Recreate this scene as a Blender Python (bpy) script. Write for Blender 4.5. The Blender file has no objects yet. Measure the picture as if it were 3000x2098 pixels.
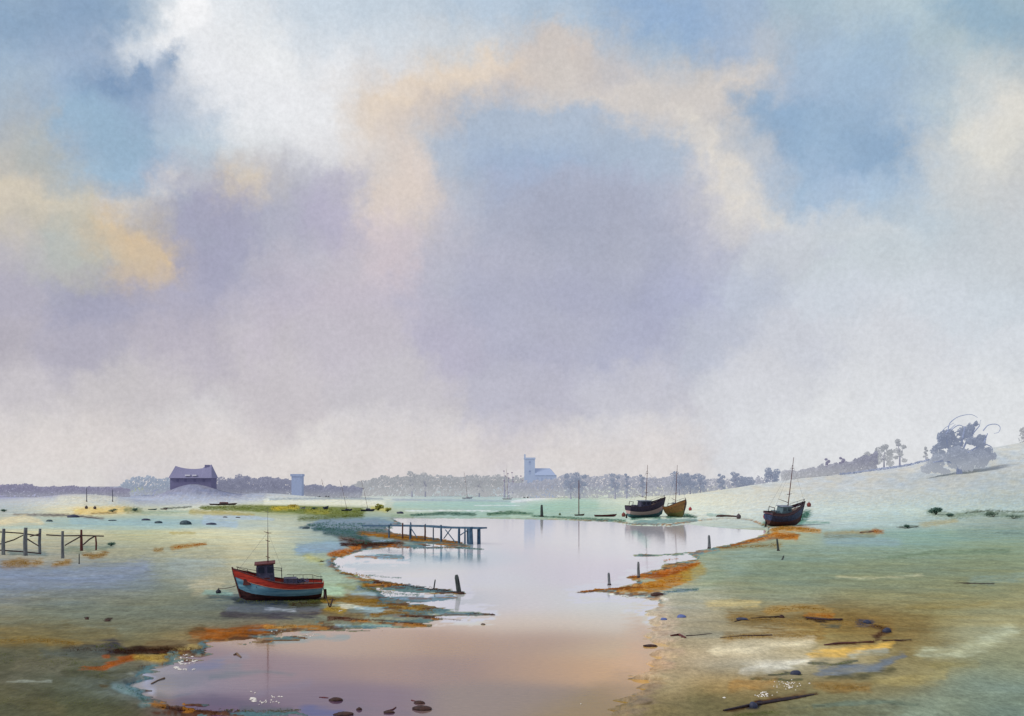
import bpy, bmesh, math, random
import numpy as np
from mathutils import Vector, Matrix

rnd = random.Random(7)
sc = bpy.context.scene
COL = sc.collection
F = 3217.0          # focal length in photograph pixels (3000 wide)
CX, HY = 1500.0, 1425.0   # principal column, horizon row
CAMZ = 7.0
K = np.array([0.89, 0.87, 0.94])   # brightness of a white horizontal surface under this sky

# ------------------------------------------------------------------ helpers
def lin(c):
    c = np.asarray(c, float) / 255.0
    return np.where(c <= 0.04045, c / 12.92, ((c + 0.055) / 1.055) ** 2.4)

def sstep(a, b, x):
    t = np.clip((x - a) / (b - a), 0, 1)
    return t * t * (3 - 2 * t)

def _hash(ix, iy, seed):
    n = (ix.astype(np.int64) * 374761393 + iy.astype(np.int64) * 668265263 + seed * 1442695041) & 0x7fffffff
    n = (n ^ (n >> 13)) * 1274126177 & 0x7fffffff
    n = (n ^ (n >> 16)) & 0x7fffffff
    return n / float(0x7fffffff)

def vnoise(x, y, seed=0):
    x = np.asarray(x, float); y = np.asarray(y, float)
    ix = np.floor(x); iy = np.floor(y)
    fx = x - ix; fy = y - iy
    fx = fx * fx * (3 - 2 * fx); fy = fy * fy * (3 - 2 * fy)
    a = _hash(ix, iy, seed); b = _hash(ix + 1, iy, seed)
    c = _hash(ix, iy + 1, seed); d = _hash(ix + 1, iy + 1, seed)
    return (a * (1 - fx) + b * fx) * (1 - fy) + (c * (1 - fx) + d * fx) * fy

def fbm(x, y, seed=0, oct=4):
    s = 0; a = 0.5; n = 0
    for o in range(oct):
        s = s + a * vnoise(x * 2 ** o, y * 2 ** o, seed + o * 17); n += a; a *= 0.5
    return s / n * 2 - 1

def rbf(px, py, pts, sx, sy):
    """normalised gaussian blend of control colours"""
    px = np.asarray(px, float); py = np.asarray(py, float)
    acc = np.zeros(px.shape + (3,)); w = np.zeros(px.shape)
    for (x, y, c) in pts:
        g = np.exp(-0.5 * (((px - x) / sx) ** 2 + ((py - y) / sy) ** 2)) + 1e-9 / (1 + ((px - x) / sx) ** 2 + ((py - y) / sy) ** 2)
        acc += g[..., None] * lin(c); w += g
    return acc / w[..., None]

def seg_dist(px, py, pts):
    """distance minus interpolated width; pts = [(x, y, w)...]"""
    best = np.full(np.shape(px), 1e9)
    if len(pts) == 1: pts = [pts[0], (pts[0][0] + .01, pts[0][1], pts[0][2])]
    for (x0, y0, w0), (x1, y1, w1) in zip(pts[:-1], pts[1:]):
        dx, dy = x1 - x0, y1 - y0
        t = np.clip(((px - x0) * dx + (py - y0) * dy) / (dx * dx + dy * dy + 1e-9), 0, 1)
        d = np.hypot(px - x0 - t * dx, py - y0 - t * dy) - (w0 + (w1 - w0) * t)
        best = np.minimum(best, d)
    return best

def poly_sd(px, py, poly):
    """signed distance, negative inside"""
    px = np.asarray(px, float); py = np.asarray(py, float)
    best = np.full(px.shape, 1e18); inside = np.zeros(px.shape, bool)
    n = len(poly)
    for i in range(n):
        x0, y0 = poly[i]; x1, y1 = poly[(i + 1) % n]
        dx, dy = x1 - x0, y1 - y0
        t = np.clip(((px - x0) * dx + (py - y0) * dy) / (dx * dx + dy * dy + 1e-9), 0, 1)
        best = np.minimum(best, (px - x0 - t * dx) ** 2 + (py - y0 - t * dy) ** 2)
        c = ((y0 > py) != (y1 > py)) & (px < (x1 - x0) * (py - y0) / ((y1 - y0) if y1 != y0 else 1e-9) + x0)
        inside ^= c
    d = np.sqrt(best)
    return np.where(inside, -d, d)

# ------------------------------------------------------------------ shoreline
WATER = [(1150,1519),(1400,1519),(1650,1524),(1800,1530),(1850,1538),(1960,1540),(2040,1528),(2120,1520),(2190,1524),(2250,1545),
         (2245,1566),(2160,1590),(2100,1602),(2060,1612),(2010,1622),(2040,1636),(1950,1658),(1860,1686),(1838,1694),(1870,1706),
         (1800,1722),(1740,1732),(1800,1745),(1880,1752),(1930,1762),(1915,1800),(1900,1850),(1925,1890),(1930,1930),(1890,1985),(1850,2030),(1800,2098),(1750,2500),
         (700,2500),(560,2110),(480,2065),(430,2040),(400,2010),(430,1975),(500,1945),(580,1925),(620,1895),(700,1880),(790,1868),(860,1850),
         (960,1846),(1080,1842),(1200,1828),(1300,1815),(1240,1790),(1130,1770),(1120,1742),(1090,1715),(1060,1690),(1000,1672),(975,1650),(985,1632),(1040,1618),(1100,1604),(1200,1606),
         (1270,1600),(1215,1585),(1150,1560),(1130,1545),(1180,1535)]
# spits of weed and mud that reach into the creek, and flats under painted reflections: (points with width)
SPITS = [
    [(1050,1562,10),(1150,1572,11),(1250,1583,11),(1340,1594,8),(1378,1601,3)],
    [(1000,1620,14),(1060,1602,12),(1150,1595,9),(1240,1598,4)],
    [(1070,1706,12),(1180,1722,13),(1270,1732,9),(1360,1739,5)],
    [(1210,1606,2),(1330,1604,3),(1410,1609,2)],
    [(1040,1632,4),(1120,1630,7),(1180,1632,6)],  # low flat added to carry a painted blue reflection
    [(1100,1752,6),(1220,1758,8),(1330,1752,5)],  # flat added for the blue reflection painted below the brown spit
    [(960,1765,20),(1100,1772,20),(1230,1786,15),(1340,1797,8),(1430,1799,3)],
    [(960,1812,8),(1060,1818,6),(1180,1824,4),(1265,1834,1.5)],
    [(1150,1802,3),(1280,1808,3),(1380,1818,1.5)],
    [(1690,1736,2),(1780,1728,4),(1860,1728,12),(1950,1715,25),(2020,1690,25)],
    [(1850,1690,4),(1930,1680,10),(2030,1655,10)],
    [(1945,1642,2),(1985,1638,2.5)],
    [(1855,1628,1),(2000,1622,4),(2080,1612,4)],
    [(700,1888,5),(860,1868,4),(900,1862,2)],
    [(450,2085,10),(640,2092,8),(800,2094,5),(900,2092,2)],
    [(1835,1512,2),(1930,1512,3)],
]
POOLS = [  # water cut back into the land
    [(1020,1652,5),(1100,1652,7),(1300,1640,14)],
    [(1110,1700,3),(1200,1704,4),(1340,1712,6)],
    [(1280,1772,4),(1350,1768,5)],
]

def warp(px, py):
    s = np.clip((py - HY) / 350.0, 0.08, 1.6)
    wx = fbm(px / (60 * s), py / (18 * s), 3) * 16 * s
    wy = fbm(px / (45 * s), py / (14 * s), 11) * 6.5 * s
    return wx, wy

def landness(px, py):
    """>0 land, <0 water, in pixel-like units"""
    wx, wy = warp(px, py)
    x = px + wx; y = py + wy
    m = poly_sd(x, y, WATER)
    for s in POOLS: m = np.minimum(m, seg_dist(x, y, s))
    for s in SPITS: m = np.maximum(m, -seg_dist(x, y, s))
    s = np.clip((py - HY) / 350.0, 0.1, 1.3)
    m = m + fbm(px / (9 * s), py / (4 * s), 29, 3) * 3.5 * s
    def reg(x0, x1, y0, y1, e=60): return sstep(x0 - e, x0 + e, px) * (1 - sstep(x1 - e, x1 + e, px)) * sstep(y0 - 20, y0 + 20, py) * (1 - sstep(y1 - 20, y1 + 20, py))
    st = fbm(px / 150.0, py / 9.0, 57, 4)
    m = m + st * (75 * reg(1760, 2060, 1790, 2600) + 44 * reg(380, 700, 1880, 2200) + 16 * reg(600, 1350, 1790, 1890) + 8 * reg(1850, 2060, 1610, 1760))
    return m

CREST = ([-1e4, 1800, 2000, 2100, 2200, 2350, 2500, 2650, 2800, 3000, 3400, 4500, 9000],
         [1474, 1474, 1458, 1440, 1420, 1400, 1386, 1366, 1332, 1297, 1255, 1235, 1230])

def hills(px, Y):
    c = np.interp(px, *CREST)
    zc = np.maximum(CAMZ + (HY - c) / F * 430 - 0.4, 0)
    r = sstep(135, 430, Y) ** 1.15
    z = zc * r
    z = np.where(Y > 430, zc * (1 - 0.35 * sstep(600, 2500, Y)), z)
    z = z + 4.1 * np.exp(-((px - 230) / 210) ** 2) * np.exp(-((Y - 380) / 75) ** 2)
    z = z + 8.0 * np.exp(-((px - 565) / 95) ** 2) * np.exp(-((Y - 565) / 60) ** 2)
    z = z + 3.0 * np.exp(-((px - 780) / 130) ** 2) * np.exp(-((Y - 600) / 80) ** 2)
    z = z + 5.5 * sstep(700, 2500, Y) * (0.6 + 0.4 * np.sin(px / 300.0))
    return z

def height(X, Y):
    X = np.asarray(X, float); Y = np.asarray(Y, float)
    px = CX + F * X / Y; py = HY + CAMZ * F / Y
    m = landness(px, np.minimum(py, 2500))
    s = np.clip((py - HY) / 350.0, 0.12, 1.4)
    z = np.where(m > 0, 0.015 + 0.15 * sstep(0, 26 * s, m), -0.25 * sstep(0, 12 * s, -m) - 0.01)
    far = sstep(0, 40 * s, m)
    z = z + far * 0.05 * fbm(X / 1.7, Y / 1.7, 41, 4) * np.clip(60 / Y, 0.3, 1) 
    z = z + far * 0.11 * (fbm(X / 7.0, Y / 9.0, 43, 3))
    return z + hills(px, Y)

def ray(px, py, d):
    return Vector(((px - CX) / F * d, d, CAMZ + (HY - py) / F * d))

GRID = {}
def _column(px):
    c = GRID['cols']; i = int(np.clip(np.searchsorted(c, px) - 1, 0, len(c) - 2)); u = (px - c[i]) / (c[i + 1] - c[i])
    return np.maximum(GRID['Z'][:, i] * (1 - u) + GRID['Z'][:, i + 1] * u, 0.0)

def hit(px, py):
    """where the view line through this point of the photograph meets the ground or water"""
    z = _column(px); Y = GRID['Y']; q = HY + (CAMZ - z) * F / Y
    ok = (q <= py) & (Y > 20)
    i = int(np.argmax(ok)) if ok.any() else len(Y) - 1
    u = (q[i - 1] - py) / max(q[i - 1] - q[i], 1e-6); u = min(max(u, 0), 1)
    y = Y[i - 1] + (Y[i] - Y[i - 1]) * u; zz = z[i - 1] + (z[i] - z[i - 1]) * u
    return Vector(((px - CX) / F * y, y, zz))

def gz(x, y):
    return float(np.interp(y, GRID['Y'], _column(CX + F * x / y)))

# ------------------------------------------------------------------ materials
MATS = {}
def new_mat(name):
    m = bpy.data.materials.new(name); m.use_nodes = True
    nt = m.node_tree; b = nt.nodes['Principled BSDF']
    return m, nt, b

def mat(name, rgb, rough=0.7, var=0.35, scale=6.0, bump=0.3, rgb2=None, spec=0.3, stretch=(1, 1, 1), metal=0.0):
    """weathered surface: two tones broken up by noise, with bump; rgb are sRGB 0..255"""
    if name in MATS: return MATS[name]
    m, nt, b = new_mat(name); N, L = nt.nodes, nt.links
    tc = N.new('ShaderNodeTexCoord'); mp = N.new('ShaderNodeMapping'); mp.inputs['Scale'].default_value = stretch
    L.new(tc.outputs['Object'], mp.inputs['Vector'])
    n = N.new('ShaderNodeTexNoise'); n.inputs['Scale'].default_value = scale; n.inputs['Detail'].default_value = 6
    n.inputs['Roughness'].default_value = 0.65
    L.new(mp.outputs[0], n.inputs['Vector'])
    r = N.new('ShaderNodeValToRGB'); r.color_ramp.elements[0].position = 0.36; r.color_ramp.elements[1].position = 0.66
    c = lin(rgb) ; c2 = lin(rgb2) if rgb2 is not None else c * (1 - var)
    r.color_ramp.elements[0].color = (*c2, 1); r.color_ramp.elements[1].color = (*c, 1)
    L.new(n.outputs['Fac'], r.inputs['Fac']); L.new(r.outputs['Color'], b.inputs['Base Color'])
    bp = N.new('ShaderNodeBump'); bp.inputs['Strength'].default_value = bump; bp.inputs['Distance'].default_value = 0.03
    L.new(n.outputs['Fac'], bp.inputs['Height']); L.new(bp.outputs[0], b.inputs['Normal'])
    b.inputs['Roughness'].default_value = rough; b.inputs['Specular IOR Level'].default_value = spec
    b.inputs['Metallic'].default_value = metal
    MATS[name] = m
    return m

def leaf_mat(name, rgb, rgb2, mist=None, z0=0.0, z1=6.0):
    """foliage: per-leaf tone from the colour attribute, ground mist painted into the colour at its foot"""
    if name in MATS: return MATS[name]
    m, nt, b = new_mat(name); N, L = nt.nodes, nt.links
    a = N.new('ShaderNodeAttribute'); a.attribute_name = 'tone'
    mx = N.new('ShaderNodeMix'); mx.data_type = 'RGBA'
    mx.inputs[6].default_value = (*lin(rgb2), 1); mx.inputs[7].default_value = (*lin(rgb), 1)
    L.new(a.outputs['Fac'], mx.inputs[0])
    out = mx.outputs[2]
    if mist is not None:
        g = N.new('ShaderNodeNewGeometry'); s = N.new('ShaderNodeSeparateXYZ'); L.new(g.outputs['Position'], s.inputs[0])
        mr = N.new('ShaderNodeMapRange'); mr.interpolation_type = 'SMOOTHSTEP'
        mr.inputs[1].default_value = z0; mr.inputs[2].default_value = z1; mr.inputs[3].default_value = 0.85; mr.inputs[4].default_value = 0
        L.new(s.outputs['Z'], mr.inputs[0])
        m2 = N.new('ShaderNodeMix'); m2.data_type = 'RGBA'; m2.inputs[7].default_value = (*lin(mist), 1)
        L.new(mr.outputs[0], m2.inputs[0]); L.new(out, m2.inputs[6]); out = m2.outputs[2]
    L.new(out, b.inputs['Base Color'])
    b.inputs['Roughness'].default_value = 1.0; b.inputs['Specular IOR Level'].default_value = 0.0
    # light passes through: keep the leaf masses soft
    b.inputs['Subsurface Weight'].default_value = 0.0
    if mist is not None:   # far leaves glow, with a dimmed base colour, to imitate haze
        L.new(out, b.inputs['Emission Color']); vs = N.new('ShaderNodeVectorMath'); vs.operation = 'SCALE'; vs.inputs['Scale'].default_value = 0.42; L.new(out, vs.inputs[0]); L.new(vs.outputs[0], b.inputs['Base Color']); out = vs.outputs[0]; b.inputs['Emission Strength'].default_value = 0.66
    tr = N.new('ShaderNodeBsdfTranslucent'); L.new(out, tr.inputs['Color'])
    ms = N.new('ShaderNodeMixShader'); ms.inputs[0].default_value = 0.4 if mist is None else 0.25
    L.new(b.outputs[0], ms.inputs[1]); L.new(tr.outputs[0], ms.inputs[2])
    L.new(ms.outputs[0], N['Material Output'].inputs['Surface'])
    MATS[name] = m
    return m

# ------------------------------------------------------------------ object plumbing
def link(o, parent=None):
    COL.objects.link(o)
    if parent is not None: o.parent = parent
    return o

def thing(name, label, cat, loc=(0, 0, 0), rot=(0, 0, 0), group=None):
    o = bpy.data.objects.new(name, None); link(o)
    o.empty_display_size = 0.3
    o.location = loc; o.rotation_euler = rot
    return tag(o, label, cat, group)

def tag(o, label, cat, group=None):
    o['label'] = label; o['category'] = cat
    if group: o['group'] = group
    return o

class MB:
    def __init__(s): s.v = []; s.f = []
    def add(s, vs, fs):
        n = len(s.v); s.v += [tuple(v) for v in vs]; s.f += [tuple(i + n for i in f) for f in fs]; return s
    def box(s, c, size, rot=(0, 0, 0), taper=1.0, jit=0.0):
        M = Matrix.Translation(c) @ (Matrix.Rotation(rot[2], 4, 'Z') @ Matrix.Rotation(rot[1], 4, 'Y') @ Matrix.Rotation(rot[0], 4, 'X'))
        x, y, z = (k / 2 for k in size); vs = []
        for sz in (-1, 1):
            t = taper if sz > 0 else 1
            for (sx, sy) in ((-1, -1), (1, -1), (1, 1), (-1, 1)):
                vs.append(M @ Vector((sx * x * t + rnd.uniform(-jit, jit), sy * y * t + rnd.uniform(-jit, jit), sz * z)))
        return s.add(vs, [(3, 2, 1, 0), (4, 5, 6, 7), (0, 1, 5, 4), (1, 2, 6, 5), (2, 3, 7, 6), (3, 0, 4, 7)])
    def tube(s, pts, rads, n=8, jit=0.0, cap=True):
        pts = [Vector(p) for p in pts]
        if not hasattr(rads, '__len__'): rads = [rads] * len(pts)
        vs = []; fs = []
        for i, p in enumerate(pts):
            t = (pts[min(i + 1, len(pts) - 1)] - pts[max(i - 1, 0)]).normalized()
            u = t.orthogonal().normalized() if abs(t.z) > 0.9 else t.cross(Vector((0, 0, 1))).normalized()
            w = t.cross(u)
            for k in range(n):
                a = 2 * math.pi * k / n; r = rads[i] * (1 + rnd.uniform(-jit, jit))
                vs.append(p + u * (r * math.cos(a)) + w * (r * math.sin(a)))
        for i in range(len(pts) - 1):
            for k in range(n):
                a = i * n + k; b2 = i * n + (k + 1) % n
                fs.append((a, b2, b2 + n, a + n))
        if cap:
            fs.append(tuple(range(n - 1, -1, -1))); fs.append(tuple(range(len(vs) - n, len(vs))))
        return s.add(vs, fs)
    def grid(s, rows, closed=False):
        vs = [v for r in rows for v in r]; n = len(rows[0]); fs = []
        for i in range(len(rows) - 1):
            for k in range(n - 1 + (1 if closed else 0)):
                fs.append((i * n + k, i * n + (k + 1) % n, (i + 1) * n + (k + 1) % n, (i + 1) * n + k))
        return s.add(vs, fs)
    def mesh(s, name, m, smooth=False):
        me = bpy.data.meshes.new(name); me.from_pydata(s.v, [], s.f); me.materials.append(m)
        bm = bmesh.new(); bm.from_mesh(me); bmesh.ops.recalc_face_normals(bm, faces=bm.faces); bm.to_mesh(me); bm.free()
        if smooth: me.polygons.foreach_set('use_smooth', [True] * len(me.polygons))
        me.update(); return me
    def build(s, name, m, parent=None, smooth=False):
        return link(bpy.data.objects.new(name, s.mesh(name, m, smooth)), parent)

# ------------------------------------------------------------------ sky (world)
SKY_D = [
 (20,[(20,(125,158,192)),(150,(108,142,182)),(280,(122,157,192)),(350,(205,217,226)),(430,(243,244,245)),(550,(215,225,235)),(700,(195,212,228)),(900,(190,208,225)),(1100,(172,196,220)),(1200,(160,188,215)),(1350,(150,180,210)),(1500,(132,166,205)),(1650,(140,170,205)),(1800,(150,180,200)),(1950,(165,190,205)),(2050,(175,200,210)),(2150,(130,165,190)),(2290,(135,168,188))]),
 (100,[(20,(140,170,200)),(120,(150,170,200)),(200,(130,155,190)),(300,(228,232,236)),(380,(150,175,200)),(450,(218,225,232)),(550,(228,232,236)),(700,(205,218,232)),(900,(200,215,230)),(1050,(198,210,222)),(1150,(195,197,203)),(1250,(208,197,186)),(1350,(165,180,200)),(1500,(145,175,205)),(1650,(160,180,205)),(1750,(165,180,200)),(1850,(150,178,205)),(2000,(150,180,200)),(2150,(160,185,195)),(2290,(140,170,190))]),
 (180,[(20,(150,175,200)),(150,(135,165,200)),(300,(110,145,185)),(380,(130,155,190)),(450,(215,220,228)),(600,(233,235,237)),(750,(228,230,235)),(900,(218,217,220)),(1050,(220,203,186)),(1150,(208,194,186)),(1250,(203,190,181)),(1350,(197,189,188)),(1500,(192,191,195)),(1600,(203,196,190)),(1700,(197,193,192)),(1800,(150,172,200)),(1950,(140,172,205)),(2100,(155,180,200)),(2200,(190,205,208)),(2290,(180,195,200))]),
 (250,[(20,(150,165,180)),(150,(125,160,200)),(300,(120,150,190)),(450,(165,185,210)),(550,(228,231,235)),(700,(228,228,230)),(820,(226,209,192)),(900,(219,197,178)),(1000,(205,190,180)),(1100,(150,170,200)),(1250,(165,180,205)),(1400,(202,196,193)),(1500,(208,200,193)),(1600,(197,191,188)),(1700,(150,172,200)),(1850,(130,165,205)),(2000,(145,175,205)),(2100,(175,195,205)),(2200,(218,217,212)),(2290,(218,214,206))]),
 (330,[(20,(175,175,170)),(100,(175,178,175)),(180,(130,165,200)),(300,(135,168,205)),(450,(170,195,215)),(550,(218,224,229)),(700,(222,222,226)),(800,(225,214,206)),(900,(205,200,198)),(1000,(160,180,205)),(1100,(140,165,200)),(1250,(140,168,205)),(1400,(150,172,205)),(1500,(175,185,205)),(1580,(208,202,198)),(1650,(165,180,200)),(1800,(125,160,200)),(1950,(140,170,205)),(2100,(190,200,205)),(2200,(212,213,209)),(2290,(205,205,200))]),
 (410,[(20,(204,190,170)),(100,(190,180,165)),(180,(165,180,190)),(280,(140,170,205)),(380,(160,170,200)),(450,(150,155,185)),(530,(203,184,164)),(590,(170,172,190)),(700,(165,165,195)),(780,(190,190,205)),(860,(220,203,188)),(930,(204,192,190)),(1050,(165,175,200)),(1150,(150,168,205)),(1300,(150,165,205)),(1450,(155,168,205)),(1550,(175,180,205)),(1630,(214,208,201)),(1710,(165,182,205)),(1850,(150,175,210)),(2000,(160,185,210)),(2120,(195,205,210)),(2200,(205,208,208)),(2290,(195,198,200))]),
 (490,[(20,(200,188,165)),(100,(190,182,165)),(180,(180,180,165)),(260,(206,184,145)),(330,(165,160,170)),(400,(135,145,185)),(500,(145,150,185)),(600,(155,158,190)),(700,(160,158,190)),(800,(180,172,195)),(900,(205,192,190)),(1000,(180,178,200)),(1100,(160,168,200)),(1250,(135,145,190)),(1400,(145,152,195)),(1550,(170,172,205)),(1650,(209,205,205)),(1750,(195,202,212)),(1900,(185,200,215)),(2050,(180,198,212)),(2200,(185,200,210)),(2290,(190,200,208))]),
 (570,[(20,(180,172,180)),(120,(170,172,170)),(200,(185,172,148)),(300,(212,182,138)),(350,(190,168,142)),(420,(145,150,188)),(520,(145,150,185)),(650,(170,168,192)),(780,(190,178,195)),(880,(195,182,195)),(1000,(175,172,200)),(1150,(160,160,198)),(1300,(135,142,190)),(1450,(140,148,195)),(1600,(165,170,205)),(1750,(190,198,212)),(1900,(190,205,215)),(2050,(190,205,215)),(2200,(190,203,215)),(2290,(192,203,212))]),
 (660,[(20,(170,165,185)),(200,(155,155,185)),(400,(165,162,188)),(600,(175,170,190)),(800,(190,180,195)),(950,(180,175,198)),(1100,(155,155,192)),(1250,(148,150,195)),(1400,(150,155,195)),(1550,(165,170,202)),(1700,(180,188,208)),(1900,(195,203,215)),(2100,(200,208,218)),(2290,(195,205,215))]),
 (760,[(20,(175,168,182)),(200,(170,165,185)),(400,(180,172,188)),(600,(190,182,192)),(800,(190,182,195)),(1000,(175,170,195)),(1200,(160,160,192)),(1400,(165,168,198)),(1600,(180,185,205)),(1800,(195,198,210)),(2000,(205,208,216)),(2290,(205,210,218))]),
 (870,[(20,(195,188,195)),(300,(195,188,192)),(600,(195,187,194)),(900,(192,186,195)),(1200,(180,178,198)),(1400,(188,187,202)),(1700,(202,203,212)),(2000,(210,212,218)),(2290,(215,218,222))]),
 (980,[(20,(210,204,205)),(400,(205,200,204)),(900,(205,200,205)),(1400,(205,203,210)),(1900,(215,216,220)),(2290,(218,222,225))]),
 (1090,[(20,(215,210,208)),(700,(215,212,212)),(1400,(213,211,214)),(2290,(222,225,227))]),
]
def soften(c):
    m = sum(c) / 3.0; r, g, b = c
    m2 = m + (203 - m) * 0.3 if m < 203 else m
    k = 0.5 if (b > g and abs(r - g) < 16) else (0.68 if b > r else 0.72)
    return tuple(m2 + (v - m) * k for v in c)
SKY_PTS = [(x * 1.3066, y * 1.3066, soften(c) if y < 640 else tuple(sum(c) / 3 + 3 + (v - sum(c) / 3) * .72 for v in c)) for y, row in SKY_D for x, c in row]
# cloud banks, gaps and lit rims as soft strokes (same units as SKY_D): (x, y, halfwidth), colour, opacity, softness
SKY_S = [
 ([(450,-20,60),(420,50,50),(350,105,26)],(246,246,247),.9,28),
 ([(480,100,50),(520,190,60),(590,250,60),(700,250,40)],(233,234,237),.75,40),
 ([(0,60,50),(150,70,60),(250,45,50)],(134,160,188),.7,36),
 ([(160,215,22),(250,190,26),(330,170,26),(405,125,14)],(122,148,180),.85,18),
 ([(130,250,30),(240,280,55),(300,330,60)],(150,178,200),.8,36),
 ([(200,370,20),(290,405,22)],(158,188,211),.7,22),
 ([(60,300,20),(110,360,35),(150,400,25)],(172,178,176),.6,28),
 ([(-10,400,18),(90,440,24),(190,470,16),(260,492,12)],(212,202,182),.8,22),
 ([(250,470,8),(330,455,10),(380,410,14),(450,385,10)],(212,208,206),.7,16),
 ([(262,500,10),(300,545,20),(345,588,16)],(214,190,156),.8,18),
 ([(500,385,10),(560,415,16),(565,445,8)],(218,204,182),.7,16),
 ([(130,545,35),(210,590,30)],(178,186,184),.6,30),
 ([(400,500,30),(460,450,32),(540,490,40),(500,590,70),(430,580,50)],(163,162,184),.85,26),
 ([(700,470,50),(740,420,40),(760,520,40)],(178,172,194),.6,36),
 ([(620,560,20),(680,640,40),(560,800,30)],(194,186,198),.5,30),
 ([(830,250,20),(940,215,28),(1060,160,30),(1160,130,20)],(226,210,192),.9,24),
 ([(1150,120,25),(1240,60,20),(1300,110,30)],(206,194,186),.75,30),
 ([(860,450,45),(930,400,40),(880,320,25)],(220,206,196),.8,34),
 ([(860,520,40),(890,610,40)],(208,194,200),.6,36),
 ([(1080,270,45),(1200,250,45),(1330,300,55),(1480,360,50)],(170,184,202),.85,24),
 ([(1200,500,90),(1330,480,80),(1500,520,60)],(166,170,187),.75,50),
 ([(1000,640,60),(1250,660,110),(1400,600,90)],(178,180,193),.6,70),
 ([(1120,770,60),(1300,760,60)],(182,182,197),.45,60),
 ([(0,1000,60),(700,1030,60),(1500,1020,60)],(217,210,208),.75,60),
 ([(1700,1000,80),(2300,960,90)],(220,222,226),.7,70),
 ([(1200,190,20),(1380,210,26),(1500,225,26),(1620,200,24),(1730,150,12)],(210,203,197),.85,22),
 ([(1540,270,16),(1590,360,20),(1640,430,22),(1720,490,16)],(222,215,205),.85,20),
 ([(1690,260,45),(1840,300,70),(1960,340,50)],(140,168,196),.8,26),
 ([(1830,150,50),(2000,110,50),(1760,420,30)],(160,184,207),.6,40),
 ([(1780,420,30),(1950,430,30)],(165,190,213),.6,30),
 ([(2130,290,25),(2230,330,35),(2300,250,50)],(220,217,208),.8,26),
 ([(1700,540,16),(1800,530,14),(1920,575,8)],(196,200,212),.6,12),
 ([(1750,500,18),(1900,500,16),(2050,520,14)],(212,216,218),.6,22),
 ([(1400,20,40),(1520,50,45),(1640,120,30)],(140,170,206),.55,36),
 ([(2150,20,40),(2290,60,50)],(142,172,194),.6,40),
 ([(340,870,20),(440,790,12)],(202,196,200),.6,20),
]
def sky_colour(px, py):
    X, Y = px / 1.3066, py / 1.3066
    X2 = X + 16 * fbm(X / 70, Y / 70, 301, 3); Y2 = Y + 13 * fbm(X / 60, Y / 60, 307, 3)
    c = rbf(px, py, SKY_PTS, 55, 44)
    for (pts, cc, op, so) in SKY_S:
        d = seg_dist(X2, Y2, pts); a = (op * (1 - sstep(-so, so, d)))[..., None]
        c = c * (1 - a) + lin(cc) * a
    return c

SUN_EL, SUN_AZ = math.radians(40), math.radians(-115)   # azimuth from +Y towards +X

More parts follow.
